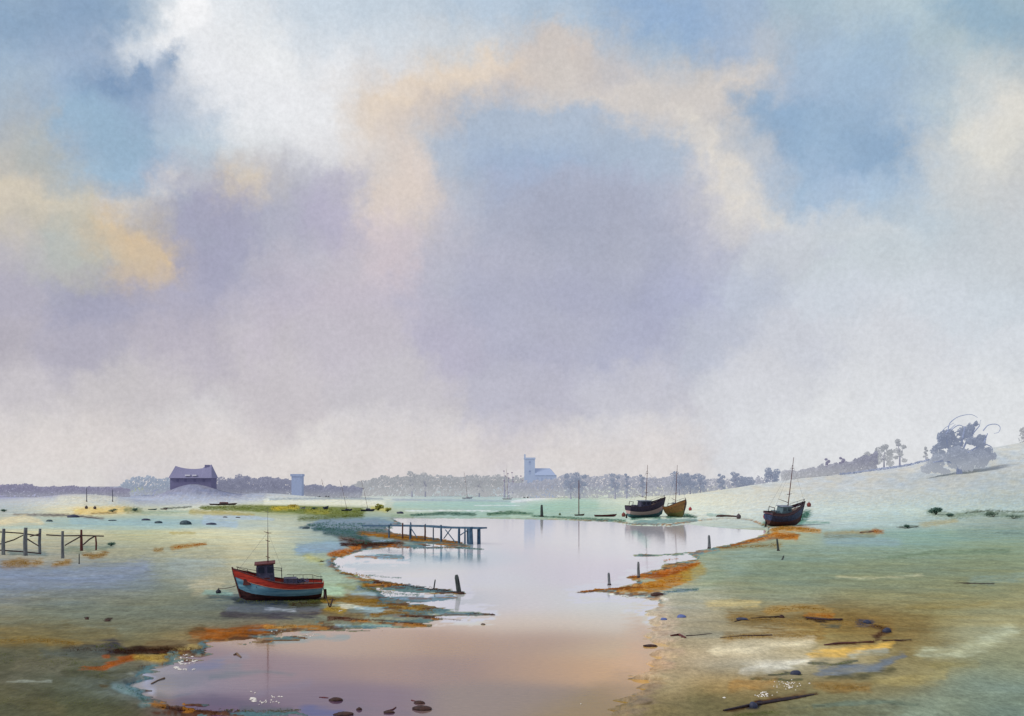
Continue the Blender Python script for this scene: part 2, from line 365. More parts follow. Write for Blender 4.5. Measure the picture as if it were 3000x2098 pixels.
def build_world():
    w = bpy.data.worlds.new("World"); sc.world = w; w.use_nodes = True
    nt = w.node_tree; N, L = nt.nodes, nt.links
    for n in list(N): N.remove(n)
    out = N.new('ShaderNodeOutputWorld'); bg = N.new('ShaderNodeBackground'); bg.inputs['Strength'].default_value = 1.0
    def math_(op, a, b=None, clamp=False):
        n = N.new('ShaderNodeMath'); n.operation = op; n.use_clamp = clamp
        for i, v in enumerate((a, b)):
            if v is None: continue
            if isinstance(v, (int, float)): n.inputs[i].default_value = v
            else: L.new(v, n.inputs[i])
        return n.outputs[0]
    tc = N.new('ShaderNodeTexCoord')
    sep = N.new('ShaderNodeSeparateXYZ'); L.new(tc.outputs['Generated'], sep.inputs[0])
    x, y, z = sep.outputs
    az = math_('ARCTAN2', x, y); el = math_('ARCSINE', z)
    # wind-torn cloud edges
    cmb = N.new('ShaderNodeCombineXYZ'); L.new(az, cmb.inputs[0]); L.new(el, cmb.inputs[1])
    n1 = N.new('ShaderNodeTexNoise'); n1.noise_dimensions = '2D'; n1.inputs['Scale'].default_value = 9; n1.inputs['Detail'].default_value = 4; n1.inputs['Roughness'].default_value = 0.45
    L.new(cmb.outputs[0], n1.inputs['Vector'])
    sc1 = N.new('ShaderNodeSeparateColor'); L.new(n1.outputs['Color'], sc1.inputs[0])
    azw = math_('ADD', az, math_('MULTIPLY', math_('SUBTRACT', sc1.outputs[0], 0.5), 0.05))
    elw = math_('ADD', el, math_('MULTIPLY', math_('SUBTRACT', sc1.outputs[1], 0.5), 0.04))
    n5 = N.new('ShaderNodeTexNoise'); n5.noise_dimensions = '2D'; n5.inputs['Scale'].default_value = 55; n5.inputs['Detail'].default_value = 4; n5.inputs['Roughness'].default_value = 0.6
    L.new(cmb.outputs[0], n5.inputs['Vector'])
    sc5 = N.new('ShaderNodeSeparateColor'); L.new(n5.outputs['Color'], sc5.inputs[0])
    azw = math_('ADD', azw, math_('MULTIPLY', math_('SUBTRACT', sc5.outputs[0], 0.5), 0.035))
    elw = math_('ADD', elw, math_('MULTIPLY', math_('SUBTRACT', sc5.outputs[1], 0.5), 0.028))
    A = math.radians(27.0); S = 31
    facs = [math_('MULTIPLY', math_('ADD', azw, A), 1 / A, clamp=True), math_('MULTIPLY', azw, 1 / A, clamp=True)]
    half = math_('GREATER_THAN', azw, 0.0)
    els = [math.atan(v / F) for v in np.linspace(0, 1440, 31)]
    col = None
    for i, e in enumerate(els):
        rr = []
        for h in (0, 1):
            r = N.new('ShaderNodeValToRGB'); cr = r.color_ramp; cr.interpolation = 'LINEAR'
            azs = np.linspace(-A, 0, S) if h == 0 else np.linspace(0, A, S)
            px = CX + F * np.tan(azs); py = HY - math.tan(e) * F / np.cos(azs)
            c = sky_colour(px, py)
            for k in range(1, S - 1): cr.elements.new(k / (S - 1)).color = (*c[k], 1)
            cr.elements[0].color = (*c[0], 1); cr.elements[S - 1].color = (*c[-1], 1)
            L.new(facs[h], r.inputs[0]); rr.append(r.outputs[0])
        mh = N.new('ShaderNodeMix'); mh.data_type = 'RGBA'; L.new(half, mh.inputs[0]); L.new(rr[0], mh.inputs[6]); L.new(rr[1], mh.inputs[7])
        if col is None: col = mh.outputs[2]
        else:
            mr = N.new('ShaderNodeMapRange'); mr.inputs[1].default_value = els[i - 1]; mr.inputs[2].default_value = e
            L.new(elw, mr.inputs[0])
            mx = N.new('ShaderNodeMix'); mx.data_type = 'RGBA'
            L.new(mr.outputs[0], mx.inputs[0]); L.new(col, mx.inputs[6]); L.new(mh.outputs[2], mx.inputs[7]); col = mx.outputs[2]
    # cloud cover elsewhere in the sky (overhead and behind), and the clear sky above it
    n2 = N.new('ShaderNodeTexNoise'); n2.inputs['Scale'].default_value = 3.2; n2.inputs['Detail'].default_value = 6; n2.inputs['Distortion'].default_value = 0.4
    L.new(tc.outputs['Generated'], n2.inputs['Vector'])
    r2 = N.new('ShaderNodeValToRGB'); cr = r2.color_ramp
    cr.elements[0].position = 0.34; cr.elements[0].color = (*lin((150, 176, 210)), 1)
    cr.elements[1].position = 0.66; cr.elements[1].color = (*lin((225, 222, 222)), 1)
    e = cr.elements.new(0.5); e.color = (*lin((185, 186, 205)), 1)
    L.new(n2.outputs['Fac'], r2.inputs[0])
    aab = math_('ABSOLUTE', az)
    m1 = math_('MULTIPLY', math_('SUBTRACT', aab, math.radians(26.5)), 1 / math.radians(9), clamp=True)
    m2 = math_('MULTIPLY', math_('SUBTRACT', el, math.radians(24.5)), 1 / math.radians(8), clamp=True)
    mm = math_('MAXIMUM', m1, m2)
    mx = N.new('ShaderNodeMix'); mx.data_type = 'RGBA'
    L.new(mm, mx.inputs[0]); L.new(col, mx.inputs[6]); L.new(r2.outputs[0], mx.inputs[7]); col = mx.outputs[2]
    # fine granulation of thin cloud
    n3 = N.new('ShaderNodeTexNoise'); n3.inputs['Scale'].default_value = 260; n3.inputs['Detail'].default_value = 3; n3.inputs['Roughness'].default_value = 0.7
    L.new(tc.outputs['Generated'], n3.inputs['Vector'])
    n4 = N.new('ShaderNodeTexNoise'); n4.inputs['Scale'].default_value = 28; n4.inputs['Detail'].default_value = 5; n4.inputs['Roughness'].default_value = 0.6
    L.new(tc.outputs['Generated'], n4.inputs['Vector'])
    g = math_('ADD', math_('MULTIPLY', math_('SUBTRACT', n3.outputs['Fac'], 0.5), 0.30), math_('MULTIPLY', math_('SUBTRACT', n4.outputs['Fac'], 0.5), 0.22))
    g = math_('ADD', g, 1.055)
    vm = N.new('ShaderNodeVectorMath'); vm.operation = 'SCALE'; L.new(col, vm.inputs[0]); L.new(g, vm.inputs['Scale'])
    # physical sky shows faintly through the veil
    sky = N.new('ShaderNodeTexSky'); sky.sky_type = 'NISHITA'; sky.sun_disc = False
    sky.sun_elevation = SUN_EL; sky.sun_rotation = SUN_AZ
    vs = N.new('ShaderNodeVectorMath'); vs.operation = 'SCALE'; vs.inputs['Scale'].default_value = 0.08; L.new(sky.outputs[0], vs.inputs[0])
    mx = N.new('ShaderNodeMix'); mx.data_type = 'RGBA'; mx.inputs[0].default_value = 0.06
    L.new(vm.outputs[0], mx.inputs[6]); L.new(vs.outputs[0], mx.inputs[7])
    L.new(mx.outputs[2], bg.inputs['Color']); L.new(bg.outputs[0], out.inputs['Surface'])
    w.cycles.sampling_method = 'MANUAL'; w.cycles.sample_map_resolution = 512

build_world()
sun = bpy.data.lights.new('sun', 'SUN'); sun.energy = 2.2; sun.angle = math.radians(17); sun.color = (1, 0.95, 0.88)
so = bpy.data.objects.new('sun', sun); COL.objects.link(so)
sd = Vector((math.sin(SUN_AZ) * math.cos(SUN_EL), math.cos(SUN_AZ) * math.cos(SUN_EL), math.sin(SUN_EL)))
so.rotation_euler = (-sd).to_track_quat('-Z', 'Y').to_euler()

# ------------------------------------------------------------------ ground colours
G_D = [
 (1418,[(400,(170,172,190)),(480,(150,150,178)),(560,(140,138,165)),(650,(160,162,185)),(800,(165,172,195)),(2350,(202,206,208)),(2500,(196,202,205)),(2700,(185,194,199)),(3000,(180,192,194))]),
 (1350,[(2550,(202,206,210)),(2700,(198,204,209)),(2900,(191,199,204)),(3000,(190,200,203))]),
 (1300,[(2700,(204,208,212)),(3000,(200,207,210))]),  # crest colour paled towards the sky to imitate mist
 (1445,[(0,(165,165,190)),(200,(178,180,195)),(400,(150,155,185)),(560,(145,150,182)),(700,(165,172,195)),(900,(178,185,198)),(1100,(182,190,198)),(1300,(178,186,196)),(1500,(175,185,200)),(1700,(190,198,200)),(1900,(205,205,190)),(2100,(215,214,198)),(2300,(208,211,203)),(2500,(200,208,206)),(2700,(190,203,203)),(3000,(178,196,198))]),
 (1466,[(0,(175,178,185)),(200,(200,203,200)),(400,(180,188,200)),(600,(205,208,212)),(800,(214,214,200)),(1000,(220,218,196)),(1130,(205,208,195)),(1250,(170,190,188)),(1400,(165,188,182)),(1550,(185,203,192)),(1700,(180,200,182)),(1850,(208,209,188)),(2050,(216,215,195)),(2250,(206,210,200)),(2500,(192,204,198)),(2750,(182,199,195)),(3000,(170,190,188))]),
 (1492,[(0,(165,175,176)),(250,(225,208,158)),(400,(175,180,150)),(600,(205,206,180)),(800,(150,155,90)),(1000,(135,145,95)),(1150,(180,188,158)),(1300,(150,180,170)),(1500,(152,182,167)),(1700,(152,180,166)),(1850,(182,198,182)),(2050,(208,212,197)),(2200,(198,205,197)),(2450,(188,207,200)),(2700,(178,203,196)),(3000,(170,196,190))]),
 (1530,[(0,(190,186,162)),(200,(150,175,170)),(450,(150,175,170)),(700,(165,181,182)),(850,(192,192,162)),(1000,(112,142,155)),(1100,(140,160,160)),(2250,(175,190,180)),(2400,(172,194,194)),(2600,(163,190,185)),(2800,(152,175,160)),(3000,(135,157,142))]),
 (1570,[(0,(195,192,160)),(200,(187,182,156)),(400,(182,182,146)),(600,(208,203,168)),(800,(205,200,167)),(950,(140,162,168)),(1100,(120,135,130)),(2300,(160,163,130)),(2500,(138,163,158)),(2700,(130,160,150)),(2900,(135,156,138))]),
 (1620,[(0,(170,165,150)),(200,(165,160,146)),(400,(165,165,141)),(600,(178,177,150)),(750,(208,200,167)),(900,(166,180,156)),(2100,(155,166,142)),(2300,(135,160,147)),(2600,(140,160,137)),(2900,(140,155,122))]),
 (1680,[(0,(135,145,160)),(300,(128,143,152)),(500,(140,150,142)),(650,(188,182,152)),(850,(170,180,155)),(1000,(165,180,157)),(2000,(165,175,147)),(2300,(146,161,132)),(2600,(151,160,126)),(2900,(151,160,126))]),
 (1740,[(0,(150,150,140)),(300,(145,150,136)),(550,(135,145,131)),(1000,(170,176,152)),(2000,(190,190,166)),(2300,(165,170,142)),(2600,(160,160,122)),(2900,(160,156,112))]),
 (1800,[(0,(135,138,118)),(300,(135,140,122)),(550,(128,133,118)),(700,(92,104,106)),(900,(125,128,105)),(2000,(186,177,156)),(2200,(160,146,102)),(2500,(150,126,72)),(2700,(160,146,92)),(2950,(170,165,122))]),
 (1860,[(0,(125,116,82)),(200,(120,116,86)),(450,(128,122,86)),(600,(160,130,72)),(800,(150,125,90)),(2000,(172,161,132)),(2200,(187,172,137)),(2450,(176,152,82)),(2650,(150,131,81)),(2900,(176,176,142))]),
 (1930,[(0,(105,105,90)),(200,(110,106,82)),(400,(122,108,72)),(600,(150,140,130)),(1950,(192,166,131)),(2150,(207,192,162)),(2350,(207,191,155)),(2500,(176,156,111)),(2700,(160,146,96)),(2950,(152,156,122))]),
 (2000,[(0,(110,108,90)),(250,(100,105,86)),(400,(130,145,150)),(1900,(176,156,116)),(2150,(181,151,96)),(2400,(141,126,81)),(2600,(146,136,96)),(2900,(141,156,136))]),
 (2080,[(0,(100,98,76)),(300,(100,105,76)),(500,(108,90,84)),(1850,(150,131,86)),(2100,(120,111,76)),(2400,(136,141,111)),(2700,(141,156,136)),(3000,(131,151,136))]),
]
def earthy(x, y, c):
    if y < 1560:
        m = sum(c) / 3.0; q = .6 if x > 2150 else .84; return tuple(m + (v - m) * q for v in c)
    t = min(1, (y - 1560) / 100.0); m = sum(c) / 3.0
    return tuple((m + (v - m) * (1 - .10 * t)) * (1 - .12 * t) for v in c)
G_PTS = [(x, y, earthy(x, y, c)) for y, row in G_D for x, c in row]
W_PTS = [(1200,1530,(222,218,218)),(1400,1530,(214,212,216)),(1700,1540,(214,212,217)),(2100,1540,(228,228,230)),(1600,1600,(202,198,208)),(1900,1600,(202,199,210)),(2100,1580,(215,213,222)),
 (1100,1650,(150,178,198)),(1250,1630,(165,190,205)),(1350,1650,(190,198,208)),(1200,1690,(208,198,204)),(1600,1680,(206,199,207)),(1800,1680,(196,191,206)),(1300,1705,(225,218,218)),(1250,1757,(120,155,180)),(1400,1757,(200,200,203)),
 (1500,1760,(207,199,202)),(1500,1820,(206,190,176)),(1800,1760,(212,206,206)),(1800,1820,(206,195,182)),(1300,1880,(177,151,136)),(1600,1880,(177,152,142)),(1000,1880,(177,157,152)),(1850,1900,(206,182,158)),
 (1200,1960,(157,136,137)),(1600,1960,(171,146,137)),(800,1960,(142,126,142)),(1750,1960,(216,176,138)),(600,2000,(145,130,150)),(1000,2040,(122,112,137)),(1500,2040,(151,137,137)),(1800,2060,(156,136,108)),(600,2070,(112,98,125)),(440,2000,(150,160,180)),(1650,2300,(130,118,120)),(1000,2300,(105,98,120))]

# brush-like patches of weed, wet mud, silt, shallow puddles and painted-in shade, reflections and highlights: (points (x,y,halfwidth), colour, opacity, softness, wet)
T = 'T'
PATCH = [
 # broad washes of damp mud on the left bank
 ([(-50,1700,34),(200,1705,38),(420,1690,26)],(116,128,142),.6,45,.5),
 ([(440,1640,22),(560,1680,26),(600,1720,18)],(138,146,142),.5,30,.3),
 ([(120,1790,34),(420,1795,36),(640,1800,22)],(118,122,104),.55,45,0),
 ([(-50,1850,16),(180,1858,18),(330,1865,14)],(128,110,66),.6,22,0),
 ([(-50,1930,30),(200,1940,28),(330,1985,26)],(84,84,64),.6,40,0),
 ([(-50,2060,40),(200,2050,36),(380,2090,24)],(80,80,58),.6,45,0),
 ([(160,1600,30),(420,1610,26),(640,1615,14)],(160,158,134),.5,36,0),
 ([(2150,1700,36),(2500,1690,40),(2900,1690,40)],(128,138,112),.45,55,0),
 ([(2200,1805,18),(2450,1800,20),(2700,1830,22)],(124,98,52),.5,34,0),
 ([(2050,2050,24),(2350,2075,24),(2600,2085,20)],(112,104,70),.5,34,0),
 ([(2450,1850,24),(2650,1870,24)],(132,108,62),.5,34,0),
 # far left fields and flats
 ([(0,1452,8),(150,1447,7),(260,1440,5)],(150,148,180),.8,6,0),
 ([(180,1462,10),(330,1458,12)],(214,212,196),.7,10,0),
 ([(370,1440,4),(430,1428,6),(485,1418,7)],(165,170,110),.9,4,0),
 ([(400,1460,14),(560,1456,20),(760,1450,16)],(156,161,182),.7,12,0),
 ([(225,1498,9),(330,1495,10),(380,1493,6)],(216,184,112),.85,6,0),
 ([(370,1494,5),(410,1496,5)],(120,130,95),.8,5,0),
 ([(40,1508,2),(200,1510,3),(300,1520,3)],(110,95,95),.8,3,0),
 ([(0,1530,8),(70,1518,9),(120,1530,5)],(215,198,160),.8,6,0),
 ([(215,1525,10),(300,1532,8),(420,1530,9),(620,1532,8)],(142,172,176),.8,6,1),
 ([(0,1545,3),(300,1547,4),(500,1545,4),(640,1540,3)],(160,185,178),.7,4,1),
 ([(270,1505,2),(340,1502,2)],(120,95,60),.7,2,0),
 ([(420,1502,4),(560,1500,3)],(135,155,135),.7,4,0),
 ([(480,1490,2),(560,1485,1.5)],(70,80,75),.8,1.5,0),
 ([(560,1500,6),(640,1503,7),(740,1510,4)],(166,150,86),.85,5,0),
 ([(600,1515,5),(740,1517,5),(800,1522,2)],(160,180,198),.85,3,1),
 ([(600,1530,8),(690,1536,8)],(150,175,195),.8,5,1),
 ([(590,1488,4),(700,1488,7),(860,1492,9),(980,1500,12),(1060,1498,8)],(112,122,52),.95,3,0),
 ([(800,1490,5),(870,1487,5)],(190,165,45),.8,4,0),
 ([(900,1497,5),(960,1500,5)],(165,155,55),.6,5,0),
 ([(1090,1488,5),(1130,1494,5)],(188,178,90),.9,4,0),
 ([(880,1520,6),(1000,1515,6),(1060,1510,6)],(100,112,62),.7,6,0),
 ([(1150,1512,3),(1210,1511,4)],(130,150,120),.8,3,0),
 ([(780,1470,7),(1000,1472,8),(1120,1476,6)],(222,220,200),.85,5,0),
 ([(790,1463,2),(980,1460,3),(1120,1462,2)],(120,135,155),.7,3,0),
 ([(1150,1464,2),(1400,1467,2),(1540,1470,2)],(140,150,172),.7,2.5,0),
 ([(1160,1480,7),(1350,1478,8),(1500,1480,8)],(148,184,172),.8,6,1),
 ([(1190,1497,1.6),(1400,1496,1.2),(1480,1499,1.5)],(222,228,226),.9,1.2,1),
 ([(1390,1481,.8),(1520,1481,.8)],(222,228,226),.9,1,1),
 ([(1205,1510,3),(1300,1504,4),(1390,1507,4)],(92,120,106),.95,2,0),
 ([(1430,1507,3),(1490,1502,5),(1560,1506,3)],(92,122,96),.95,2.5,0),
 ([(1500,1512,4),(1700,1520,4),(1830,1528,4)],(180,198,182),.6,5,0),
 ([(1600,1462,5),(1700,1450,7),(1800,1440,8)],(208,210,186),.6,8,0),
 ([(1560,1492,14),(1680,1476,14),(1740,1480,12)],(150,182,166),.7,10,0),
 ([(1500,1470,3),(1600,1458,4),(1650,1452,2)],(226,226,226),.8,3,0),
 ([(1850,1520,3),(1890,1512,5),(1930,1516,4)],(70,118,102),.95,3,0),
 ([(1955,1516,3),(2010,1510,5),(2040,1516,2)],(84,125,108),.95,3,0),
 ([(1860,1530,3),(1930,1528,5),(2040,1524,3)],(90,140,135),.85,3,1),
 ([(2075,1508,4),(2130,1510,3)],(130,160,150),.7,3,0),
 ([(430,1442,12),(560,1422,20),(700,1440,14)],(138,141,166),.9,8,0),
 ([(1930,1790,30),(1930,1830,30)],(188,174,157),.85,45,.5),
 ([(1930,1860,34),(1930,1890,34)],(172,148,128),.85,45,.5),
 ([(1905,1940,34),(1890,1970,34)],(178,146,118),.9,45,.5),
 ([(1860,2020,34),(1845,2040,34)],(146,124,100),.9,45,.5),
 ([(1810,2080,34),(1780,2110,34)],(146,126,98),.9,45,.5),
 ([(1820,1905,1.5),(1880,1900,2),(1930,1906,1)],(120,100,82),.7,2,0),
 ([(1800,2000,1.5),(1860,1994,2.5),(1950,1990,1.5)],(130,106,70),.6,3,0),
 ([(1700,2075,2),(1790,2066,3),(1900,2060,2)],(110,92,60),.6,4,0),
 ([(1040,1632,4),(1120,1630,7),(1180,1632,6)],(116,158,188),.95,4,1),  # blue reflection of the jetty bank, painted as ground colour
 ([(1090,1752,6),(1220,1758,8),(1330,1752,5)],(92,134,166),.97,3,1),  # blue reflection under the brown spit, painted as ground colour
 # beneath the right-hand boat
 ([(2240,1535,6),(2290,1530,14),(2340,1525,12),(2365,1505,8)],(58,112,96),.92,7,0),
 ([(2330,1530,4),(2430,1532,2)],(110,150,140),.8,3,0),
 ([(2140,1600,3),(2210,1584,5),(2270,1568,8),(2330,1572,8)],(196,124,22),.95,3,0),
 ([(2262,1552,4),(2300,1548,6),(2350,1550,6),(2400,1556,4)],(190,128,28),.9,4,0),
 ([(2250,1580,3),(2340,1566,3)],(120,70,25),.6,2.5,0),
 ([(2110,1606,4),(2200,1600,5),(2280,1598,8)],(150,120,50),.6,6,0),
 ([(2000,1622,4),(2060,1617,5),(2100,1614,4)],(110,150,135),.8,4,1),
 ([(2420,1565,4),(2500,1560,4),(2570,1560,5)],(165,140,80),.7,5,0),
 ([(2520,1560,1.2),(2560,1557,2)],(100,60,40),.9,1.5,0),
 ([(2560,1556,5),(2585,1558,4)],(165,110,55),.7,4,0),
 ([(2640,1545,3),(2690,1542,2)],(90,100,85),.8,2,0),
 ([(2700,1538,6),(2800,1525,6)],(165,150,105),.6,5,0),
 ([(2720,1500,5),(2790,1512,6),(2860,1502,6),(2940,1508,6),(3000,1510,6)],(125,145,125),.75,7,0),
 ([(2830,1502,1.5),(2900,1496,1.5),(3000,1500,1.5)],(85,95,80),.8,1.5,0),
 ([(2920,1562,1.5),(3000,1563,1.5)],(95,110,105),.6,2,0),
 ([(2430,1580,14),(2560,1585,10),(2630,1590,8)],(125,152,158),.7,12,1),
 ([(2420,1572,3),(2560,1570,3)],(130,130,100),.6,4,0),
 ([(2600,1635,3),(2750,1618,4),(2950,1615,4)],(118,138,112),.7,5,0),
 ([(2820,1560,12),(3000,1560,14)],(120,142,138),.6,14,0),
 ([(2150,1650,30),(2250,1600,18)],(140,158,145),.5,25,0),
 ([(2100,1690,16),(2060,1715,16)],(135,150,125),.5,18,0),
 ([(2450,1690,2),(2560,1694,2),(2700,1684,2)],(190,185,150),.6,3,0),
 ([(2800,1708,1.2),(2870,1710,1.5),(2915,1709,1)],(80,75,60),.9,1.2,0),
 ([(2850,1700,8),(2960,1695,10),(3000,1688,10)],(130,150,142),.6,10,0),
 # orange weed banks at the right shore
 ([(1850,1690,4),(1930,1682,9),(2000,1668,9),(2045,1652,5)],(186,100,14),.97,2.5,0),
 ([(1900,1685,3),(1960,1688,6),(2020,1668,4)],(150,72,14),.8,4,0),
 ([(1700,1733,1.5),(1790,1726,4),(1860,1726,9),(1930,1714,15),(2010,1690,14)],(184,122,22),.95,3,0),
 ([(1790,1724,2),(1840,1720,2.5)],(120,75,30),.9,2,0),
 ([(2010,1690,14),(2050,1668,14)],(176,150,70),.7,9,0),
 ([(1945,1642,2),(1985,1637,2.5)],(180,105,30),.95,1.5,0),
 ([(1968,1646,1.5),(1995,1644,2)],(110,105,50),.9,1.5,0),
 ([(1910,1742,4),(1945,1741,5)],(80,30,18),.95,2,0),
 ([(1950,1735,4),(2000,1730,4),(2045,1726,3)],(88,118,128),.9,3,1),
 ([(1690,1737,2),(1740,1734,2)],(70,50,45),.85,1.5,0),
 # right foreground: ochre and pale silt in curving bands
 ([(2080,1770,8),(2140,1766,10),(2220,1768,6)],(214,190,130),.6,9,0),
 ([(2250,1790,8),(2350,1780,8),(2430,1790,6)],(180,140,72),.6,8,0),
 ([(2150,1812,14),(2300,1822,14),(2500,1822,16),(2600,1840,16)],(140,112,62),.75,14,0),
 ([(2130,1868,8),(2240,1862,9),(2400,1862,12)],(150,115,58),.7,9,0),
 ([(2200,1812,1),(2300,1808,2.5)],(75,55,30),.8,2,0),
 ([(2360,1812,3),(2400,1817,4),(2465,1816,3)],(50,32,28),.95,2.5,0),
 ([(2400,1828,3),(2460,1832,3)],(80,85,75),.8,3,0),
 ([(2370,1802,4),(2440,1806,5)],(178,115,40),.7,4,0),
 ([(2520,1823,6),(2560,1826,5)],(55,62,90),.9,5,0),
 ([(2560,1832,3),(2600,1845,7),(2565,1866,7)],(82,55,42),.85,6,0),
 ([(2420,1890,2),(2480,1884,2),(2590,1877,1.5),(2670,1876,1.2)],(70,40,25),.95,1.5,0),
 ([(2380,1918,10),(2460,1912,10),(2560,1898,9),(2610,1888,8)],(212,170,84),.85,7,0),
 ([(2100,1905,12),(2250,1893,12),(2380,1878,8)],(212,200,172),.7,12,0),
 ([(2180,1960,10),(2300,1945,10),(2370,1935,7)],(218,208,188),.8,10,0),
 ([(2500,1920,6),(2600,1905,6)],(170,178,170),.6,7,0),
 ([(2380,1945,5),(2440,1948,4),(2500,1938,3)],(70,78,70),.85,4,0),
 ([(2400,1968,8),(2500,1962,11),(2570,1955,8),(2640,1925,7)],(92,104,118),.85,8,1),
 ([(2430,1985,5),(2540,1978,6),(2620,1962,4)],(78,76,55),.75,7,0),
 ([(2255,1978,1.5),(2300,1974,3),(2350,1978,3)],(72,76,65),.9,2,0),
 ([(2190,1990,2),(2270,1993,2),(2350,1994,2)],(70,78,60),.8,2.5,0),
 ([(2150,2010,12),(2260,2000,8)],(178,135,75),.7,9,0),
 ([(2400,2010,10),(2540,2015,10)],(150,118,66),.7,12,0),
 ([(2120,2083,3),(2200,2068,5),(2320,2045,5),(2390,2035,3)],(62,28,16),.95,3,0),
 ([(2260,2052,10),(2350,2030,8)],(110,85,55),.6,9,0),
 ([(2200,2075,3),(2230,2068,7)],(30,35,62),.9,3,0),
 ([(2150,2096,5),(2280,2085,4)],(95,98,62),.7,5,0),
 ([(2380,2068,4),(2500,2060,5),(2600,2055,5),(2680,2065,3)],(108,124,110),.7,5,0),
 ([(2290,2072,1.2),(2420,2068,1.2)],(90,95,80),.8,1.5,0),
 ([(2700,1912,8),(2820,1912,12),(2960,1850,14)],(192,198,172),.6,16,0),
 ([(2740,1955,6),(2860,1945,6)],(150,140,92),.5,8,0),
 ([(2660,1780,5),(2790,1778,4),(2900,1770,4)],(150,135,85),.5,6,0),
 ([(2560,2000,12),(2760,1985,12)],(165,150,98),.5,12,0),
 ([(905,1540,5),(960,1536,9),(1060,1538,9),(1150,1546,4)],(70,104,130),.9,5,1),
 ([(950,1560,5),(1040,1572,8),(1080,1585,5)],(58,84,98),.85,5,0),
 ([(880,1608,9),(950,1606,9),(1000,1606,6)],(92,130,158),.85,8,1),
 ([(1030,1588,5),(1080,1590,7),(1170,1586,3)],(74,108,134),.85,3,1),
 ([(1000,1712,10),(1070,1720,9)],(146,150,92),.6,8,0),
 ([(1060,1755,4),(1110,1750,6),(1160,1755,4)],(96,132,152),.85,4,1),
 ([(1080,1690,2),(1200,1700,2.5),(1320,1722,2)],(228,222,218),.85,2,0),  # white creek-edge highlight painted into the ground colour
 ([(1130,1748,2),(1200,1746,2)],(228,222,214),.8,2,0),
 ([(1560,1512,2),(1700,1519,3),(1830,1526,3)],(90,124,100),.75,2,0),
 ([(1790,1742,2),(1900,1752,3),(1960,1756,3)],(226,222,214),.8,3,0),
 ([(1660,1728,2),(1730,1722,2.5),(1780,1716,2)],(232,230,230),.85,2,0),  # painted white highlight beside the ochre spit
 # weed beds thickened between jetty and red boat
 ([(1010,1700,4),(1060,1712,8),(1110,1722,8),(1200,1733,6)],(120,104,44),.85,5,0),
 ([(1050,1722,5),(1130,1738,6),(1230,1744,5)],(84,116,130),.85,4,1),
 ([(990,1745,5),(1080,1752,8),(1180,1768,8),(1300,1784,6)],(132,98,36),.85,6,0),
 ([(1000,1790,5),(1120,1800,6),(1260,1812,4)],(74,92,92),.8,5,1),
 ([(880,1790,6),(980,1796,8),(1060,1806,6)],(120,92,44),.75,7,0),
 ([(930,1545,8),(1040,1550,10),(1130,1556,8)],(64,92,112),.8,6,1),
 ([(1000,1580,6),(1080,1594,8),(1180,1592,5)],(96,58,30),.85,5,0),
 ([(560,1880,7),(640,1872,9),(760,1858,7)],(118,78,34),.7,7,0),
 ([(200,1900,9),(380,1912,11),(520,1910,8)],(60,46,34),.8,9,0),
 # rest of the left bank
 ([(0,1562,6),(150,1556,5),(300,1560,5)],(205,200,165),.6,6,0),
 ([(30,1618,5),(130,1622,5)],(112,132,132),.7,6,0),
 ([(190,1612,6),(310,1605,6),(330,1597,4)],(116,134,122),.7,6,0),
 ([(15,1656,9),(60,1650,11),(80,1652,9)],(150,118,66),.85,7,0),
 ([(100,1652,7),(120,1647,6)],(156,124,70),.8,6,0),
 ([(158,1655,4),(200,1648,7)],(160,124,62),.85,5,0),
 ([(245,1627,3),(280,1630,6),(310,1622,5)],(146,112,60),.85,5,0),
 ([(455,1612,4),(475,1610,4)],(160,125,65),.7,4,0),
 ([(508,1605,5),(560,1598,5),(600,1594,3)],(166,125,55),.8,4,0),
 ([(500,1562,3),(570,1562,3)],(168,150,85),.7,2.5,0),
 ([(0,1690,20),(150,1695,20),(330,1685,22),(420,1665,14)],(118,132,158),.75,24,1),
 ([(520,1650,22),(640,1650,12)],(140,152,148),.6,20,1),
 ([(580,1720,16),(640,1712,12)],(190,180,150),.6,14,0),
 ([(600,1735,5),(680,1740,6)],(120,160,150),.8,5,1),
 ([(615,1748,4),(720,1752,7)],(60,85,100),.7,7,0),
 ([(690,1758,6),(800,1764,12),(900,1763,10),(960,1758,4)],(34,46,62),.95,8,0),  # shade under the red boat painted into the mud, with the band below
 ([(670,1784,8),(820,1790,10),(930,1784,8)],(74,84,98),.8,9,1),
 ([(850,1772,8),(930,1765,8)],(70,68,36),.8,7,0),
 ([(650,1800,7),(780,1806,6),(920,1800,6)],(66,60,72),.8,6,0),
 ([(780,1786,3),(860,1788,3)],(165,172,182),.8,3,1),
 ([(250,1810,3),(256,1811,3)],(50,42,40),.9,2,0),
 ([(308,1815,2),(322,1817,2.5)],(50,32,30),.9,1.5,0),
 ([(0,1880,10),(120,1875,8),(220,1885,6)],(140,118,66),.6,9,0),
 ([(280,1895,5),(330,1890,14),(360,1900,8)],(54,56,72),.85,11,0),
 ([(340,1905,6),(430,1905,8),(500,1900,7),(590,1905,9)],(46,28,18),.95,5,0),
 ([(440,1888,7),(560,1888,7)],(110,88,58),.6,8,0),
 ([(130,1915,10),(290,1915,12)],(92,100,96),.7,12,0),
 ([(560,1855,7),(620,1856,12),(720,1850,11),(800,1838,8)],(150,82,18),.92,6,0),
 ([(540,1852,4),(590,1845,8)],(95,72,40),.8,7,0),
 ([(780,1838,5),(860,1834,4)],(180,130,60),.85,3,0),
 ([(640,1888,4),(560,1895,6),(500,1915,5)],(176,152,92),.7,5,0),
 ([(235,1955,4),(290,1960,6),(350,1940,8),(390,1925,6)],(158,82,30),.92,4,0),
 ([(310,1925,3),(325,1925,3)],(160,85,45),.8,3,0),
